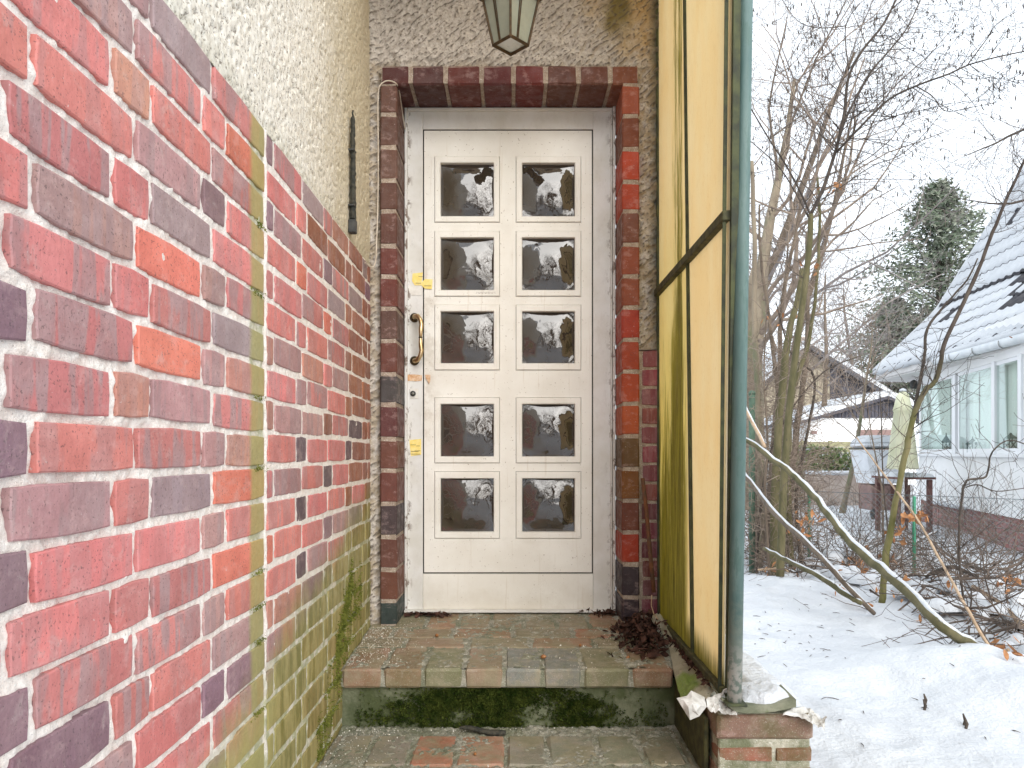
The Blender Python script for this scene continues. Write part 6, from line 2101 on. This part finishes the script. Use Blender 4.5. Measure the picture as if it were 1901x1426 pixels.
            part('candle', MB().lathe([(.03, .02), (.03, h * .4), (.004, h * .41)], c, 10), M['candle'], t)
    sill_lantern(1746, .078, .30, .075, 'lamp_teal', 'large dark lantern with wide hood in the first window', 'roof')
    sill_lantern(1793, .085, .22, .10, 'lamp_teal', 'dark lantern at the left of the second window', 'roof')
    sill_lantern(1805, .085, .20, .09, 'upvc', 'white lantern left of centre in the second window', 'box')
    sill_lantern(1834, .085, .20, .09, 'upvc', 'white lantern at the right of the second window', 'box')
    sill_lantern(1862, .085, .24, .10, 'lamp_teal', 'dim lantern in the third window in front of the pale panel', 'box')
house()

# ------------------------------------------------------------------ patio things by the house
def patio():
    # closed parasol
    Y = 10.2
    p = P(1676, HY, Y); x = p.x
    zt, zb_ = (840 - 727) / F * Y, (840 - 872) / F * Y
    root = thing('parasol', (x, Y, -1.1), 'closed cream parasol standing beside the white house', 'parasol')
    n = 26
    prof = [(0, .03), (.04, .075), (.18, .10), (.24, .115), (.26, .10), (.6, .135), (.9, .165), (1.0, .175)]
    vs, fs = [], []
    for (t, r_) in prof:
        z = zt + (zb_ - zt) * t
        for k in range(n):
            a = 2 * PI * k / n
            rr_ = r_ * (1 + (.16 * (1 if k % 2 else -1) * min(1, t * 3)))
            vs.append((x + rr_ * math.cos(a), Y + rr_ * math.sin(a), z + (.02 * (k % 2) if t == 1 else 0)))
    for i in range(len(prof) - 1):
        for k in range(n): fs.append((i * n + k, i * n + (k + 1) % n, (i + 1) * n + (k + 1) % n, (i + 1) * n + k))
    part('canopy', MB().add(vs, fs), M['parasol'], root, True)
    part('pole', MB().tube([(x, Y, -1.15), (x, Y, zt + .02)], .022, 10), M['upvc'], root, True)
    part('cap', MB().lathe([(.05, 0), (.04, .03), (.01, .045)], (x, Y, zt), 12), M['snow'], root, True)
    # red-brown table with snow
    Y = 10.6
    root = thing('garden_table', (P(1672, HY, Y).x, Y, -1.15), 'red-brown wooden garden table with snow on its top, by the parasol', 'table')
    xa, xb = P(1642, HY, Y).x, P(1710, HY, Y).x
    zt = (840 - 884) / F * Y
    cx, w = (xa + xb) / 2, xb - xa
    for k in range(6):
        part('plank', MB().box((cx, Y - .32 + k * .13, zt - .02), (w, .12, .03), None, .003), M['red_wood'], root)
    def pf(u, v):
        e = min(1, min(u, 1 - u, v, 1 - v) * 9) ** .5
        return (cx + (u - .5) * w * .98, Y + (v - .5) * .80, zt - .003 + .055 * e)
    part('snow_cap', MB().grid(pf, 20, 16), M['snow'], root, True)
    for sx in (-1, 1):
        for sy in (-1, 1):
            part('leg', MB().box((cx + sx * (w / 2 - .06), Y + sy * .32, (zt - 1.15) / 2 - .02), (.06, .06, abs(-1.15 - zt) - .04), None, .004), M['red_wood'], root)
    for k in range(4):
        part('slat', MB().box((cx - w * .1 + k * .08, Y + .2, -.75), (.05, .02, .55), None, .003), M['red_wood'], root)
    # covered grill cart
    Y = 13.0
    xa, xb = P(1592, HY, Y).x, P(1662, HY, Y).x
    cx, w = (xa + xb) / 2, xb - xa
    root = thing('covered_grill', (cx, Y, -1.15), 'garden grill cart under a pale grey cover with snow on top', 'grill')
    z = lambda py: (840 - py) / F * Y
    mb = MB()
    mb.add([(xa + .0, Y - .3, z(835)), (xb, Y - .3, z(835)), (xb - .04, Y - .3, z(897)), (xa + .12, Y - .3, z(897)), (xa + .0, Y + .3, z(835)), (xb, Y + .3, z(835)), (xb - .04, Y + .3, z(897)), (xa + .12, Y + .3, z(897))],
           [(3, 2, 1, 0), (4, 5, 6, 7), (0, 1, 5, 4), (1, 2, 6, 5), (2, 3, 7, 6), (3, 0, 4, 7)])
    part('cover', mb, M['grey_cover'], root)
    part('lid_band', MB().box((cx, Y, z(833)), (w + .03, .64, .025), None, .004), M['black_metal'], root)
    part('lid', MB().box((cx, Y, z(826)), (w + .01, .62, .10), None, .03), M['grey_cover'], root)
    part('snow_cap', MB().grid(lambda u, v: (cx + (u - .5) * (w + .02), Y + (v - .5) * .62, z(822) + .13 * min(1, min(u, 1 - u, v, 1 - v) * 5) ** .6), 18, 12), M['snow'], root, True)
    part('base_cabinet', MB().box((cx + .02, Y, (z(899) - 1.0) / 2 + .0), (w - .22, .5, abs(-1.0 - z(899))), None, .01), M['garage'], root)
    for sx in (-1, 1):
        part('wheel', MB().lathe([(.07, -.02), (.09, -.015), (.09, .015), (.07, .02)], (cx + sx * (w / 2 - .15), Y - .26, -1.06), 14, Matrix.Rotation(R(90), 3, 'Y')), M['rubber'], root, True)
    # low rendered wall with snow, green shrub, board fence
    Y = 16.0
    xa, xb = P(1498, HY, Y).x, P(1600, HY, Y).x
    z = lambda py: (840 - py) / F * Y
    root = thing('low_garden_wall', ((xa + xb) / 2, Y, -1.15), 'low pinkish-brown garden wall topped with snow left of the grill', 'wall')
    part('wall', MB().box(((xa + xb) / 2, Y, (z(880) - 1.2) / 2), (xb - xa, .25, abs(-1.2 - z(880))), None, .01), M['low_wall'], root)
    part('snow_cap', MB().box(((xa + xb) / 2, Y, z(878)), (xb - xa + .05, .32, .09), None, .03), M['snow'], root)
    Y = 19.0
    z = lambda py: (840 - py) / F * Y
    xa, xb = P(1440, HY, Y).x, P(1592, HY, Y).x
    root = thing('board_fence', ((xa + xb) / 2, Y, -1.15), 'greenish horizontal board fence behind the shrub', 'fence')
    zz = z(820)
    npan = 3
    for k in range(10):
        for j in range(npan):
            x0 = xa + (xb - xa) * j / npan; x1 = xa + (xb - xa) * (j + 1) / npan
            part('board', MB().box(((x0 + x1) / 2, Y + (.012 if k % 2 else 0), zz - .07 - k * .14), (x1 - x0 - .10, .025, .135), None, .004), M['fence_wood'], root)
    for j in range(npan + 1):
        part('post', MB().box((xa + (xb - xa) * j / npan, Y, zz / 2 - .6), (.09, .09, zz + 1.25), None, .006), M['fence_wood'], root)
    rr = random.Random(14)
    xa, xb = P(1488, HY, 17.4).x, P(1596, HY, 17.4).x
    mb = MB()
    for _ in range(5200):
        x = rr.uniform(xa, xb); top = -.03 + .22 * fbm(x * 2, 0, 1, 3, 3) - .30 * ((x - xa) / (xb - xa) - .1) ** 2 + .2
        zc = rr.uniform(-1.1, top); y = 17.4 + rr.gauss(0, .25)
        u = Vector((rr.gauss(0, 1), rr.gauss(0, 1), rr.gauss(0, 1))).normalized() * rr.uniform(.03, .065)
        w = u.cross(Vector((rr.gauss(0, 1), rr.gauss(0, 1), rr.gauss(0, 1)))).normalized() * .022
        c = Vector((x, y, zc)); mb.add([c - u, c + w, c + u, c - w], [(0, 1, 2, 3)], int(rr.random() < .12))
    root = thing('evergreen_shrub', ((xa + xb) / 2, 17.4, -1.15), 'leafy green shrub with specks of snow above the low wall', 'shrub')
    part('foliage', mb, [M['leaf_green'], M['snow']], root)
    part('stem', MB().tube([((xa + xb) / 2, 17.4, -1.2), ((xa + xb) / 2, 17.4, -.4)], .03, 6), M['bark_brown'], root)
    # garage building and dark timber house
    Y = 27.0
    z = lambda py: (840 - py) / F * Y
    X_ = lambda px: (px - HX) / F * Y
    root = thing('garage_building', (X_(1590), Y, -1.15), 'low white garage with dark board gable and snow-covered roof', 'building')
    part('wall', MB().box(((X_(1498) + X_(1700)) / 2, Y + 2.5, (z(776) - 1.2) / 2), (X_(1700) - X_(1498), 5, z(776) + 1.2)), M['render_white'], root)
    part('garage_door', MB().box(((X_(1590) + X_(1655)) / 2, Y - .02, (z(798) - 1.15) / 2), (X_(1655) - X_(1590), .04, z(798) + 1.15)), M['garage'], root)
    part('window', MB().box((X_(1511), Y - .02, z(803)), (.20, .04, .12)), M['garage'], root)
    # gable boards
    ga, gb, gc = X_(1500), X_(1640), X_(1740)
    za, zp, zc_ = z(778), z(737), z(778)
    def gtop(x): return za + (zp - za) * (x - ga) / (gb - ga) if x < gb else zp + (zc_ - zp) * (x - gb) / (gc - gb)
    x = X_(1520)
    while x < gc - .1:
        t0, t1 = gtop(x) - .06, gtop(x + .12) - .06
        if min(t0, t1) > z(776) + .02:
            part('board', MB().prism([Vector((x, Y - .06, z(776))), Vector((x + .115, Y - .06, z(776))), Vector((x + .115, Y - .06, t1)), Vector((x, Y - .06, t0))], (0, .04, 0)), M['timber_dark'], root)
        x += .135
    for (xa, xb, z0, z1) in ((ga - .5, gb, za - .13, zp), (gb, gc, zp, zc_)):
        poly = [Vector((xa, Y - .35, z0)), Vector((xb, Y - .35, z1)), Vector((xb, Y - .35, z1 + .22)), Vector((xa, Y - .35, z0 + .22))]
        rf = part('roof', MB().prism([p - Vector((0, 0, .10)) for p in poly[:2]] + [poly[1] + Vector((0, 0, .02)), poly[0] + Vector((0, 0, .02))], (0, 5.5, 0)), M['timber_dark'], root)
        part('roof_snow', MB().prism([p + Vector((0, 0, .02)) for p in poly], (0, 5.5, 0)), M['snow'], rf)
    Y = 34.0
    root = thing('timber_house', ((1560 - HX) / F * Y, Y, -1.15), 'large dark timber house with a steep snow-edged gable beyond the garage', 'house')
    zf = lambda py: (840 - py) / F * Y
    xf = lambda px: (px - HX) / F * Y
    pk = (xf(1495), zf(640)); lf = (xf(1330), zf(780)); rt = (xf(1665), zf(748))
    def gt(x): return pk[1] + (rt[1] - pk[1]) * (x - pk[0]) / (rt[0] - pk[0]) if x > pk[0] else lf[1] + (pk[1] - lf[1]) * (x - lf[0]) / (pk[0] - lf[0])
    x = lf[0]
    mb2 = MB()
    while x < rt[0] - .05:
        m_ = MB().prism([Vector((x, Y, -1.2)), Vector((x + .27, Y, -1.2)), Vector((x + .27, Y, gt(x + .27))), Vector((x, Y, gt(x)))], (0, .06, 0))
        part('board', m_, M['timber_beige'] if x < xf(1535) else M['timber_dark'], root)
        x += .29
    part('wall', MB().prism([Vector((lf[0], Y + .07, -1.2)), Vector((rt[0], Y + .07, -1.2)), Vector((rt[0], Y + .07, rt[1])), Vector((pk[0], Y + .07, pk[1])), Vector((lf[0], Y + .07, lf[1]))], (0, 8, 0)), M['timber_dark'], root)
    for (p0, p1) in ((lf, pk), (pk, rt)):
        poly = [Vector((p0[0], Y - .5, p0[1])), Vector((p1[0], Y - .5, p1[1])), Vector((p1[0], Y - .5, p1[1] + .22)), Vector((p0[0], Y - .5, p0[1] + .22))]
        rf = part('roof', MB().prism([v - Vector((0, 0, .25)) for v in poly[:2]] + [poly[1], poly[0]], (0, 9, 0)), M['tile_dark'], root)
        part('roof_snow', MB().prism([v + Vector((0, 0, .005)) for v in poly], (0, 9, 0)), M['snow'], rf)
    for k in range(6):
        part('brick', MB().box((xf(1540), Y + 3, zf(625) + k * .13 - .3), (.62, .62, .115), None, .01), M['low_wall'], root)
patio()

# ------------------------------------------------------------------ garden behind the camera (it shows in the door panes)
def behind():
    k = 0
    for (x, y, h, r0, sd) in ((-2.6, -6, 7, .12, 101), (1.2, -9, 9, .16, 102), (3.6, -5, 7.5, .13, 103), (-5.0, -11, 10, .2, 104), (5.5, -12, 10, .2, 105), (.0, -15, 11, .2, 106), (8, -4, 8, .15, 107)):
        lab = ['bare tree behind the viewer, nearest on the left', 'bare tree behind the viewer beside the path', 'bare tree behind the viewer, nearest on the right', 'tall bare tree far behind the viewer on the left',
               'tall bare tree far behind the viewer on the right', 'tallest bare tree straight behind the viewer', 'bare tree to the right rear of the viewer'][k]
        bare_tree(x, y, h, r0, sd, lab, 'bark_dark', (0, 0), 3, (6, 6, 4), 'bark_brown', .12, .008, group='bare trees behind the viewer')
        k += 1
    for i, (x, y, h, sd) in enumerate(((-1.6, -10.5, 6, 121), (2.6, -11, 6.5, 122), (-4.8, -11.5, 7, 123), (.8, -15.5, 8, 124), (5.4, -12, 7, 125), (-2.6, -16, 8, 126))):
        bare_tree(x, y, h, .10, sd, 'dark young tree number %s of the wood behind the viewer' % ['one', 'two', 'three', 'four', 'five', 'six'][i], 'bark_dark', (0, 0), 3, (8, 7, 4), 'bark_dark', .08, .012, group='young wood behind the viewer')
    conifer(-3.4, -16, 7, 2.2, 110, 'dark evergreen behind the viewer', n=22, low=.05, dens=.8)
    conifer(3.0, -19, 8, 2.4, 111, 'second dark evergreen behind the viewer', n=22, low=.05, dens=.8)
behind()
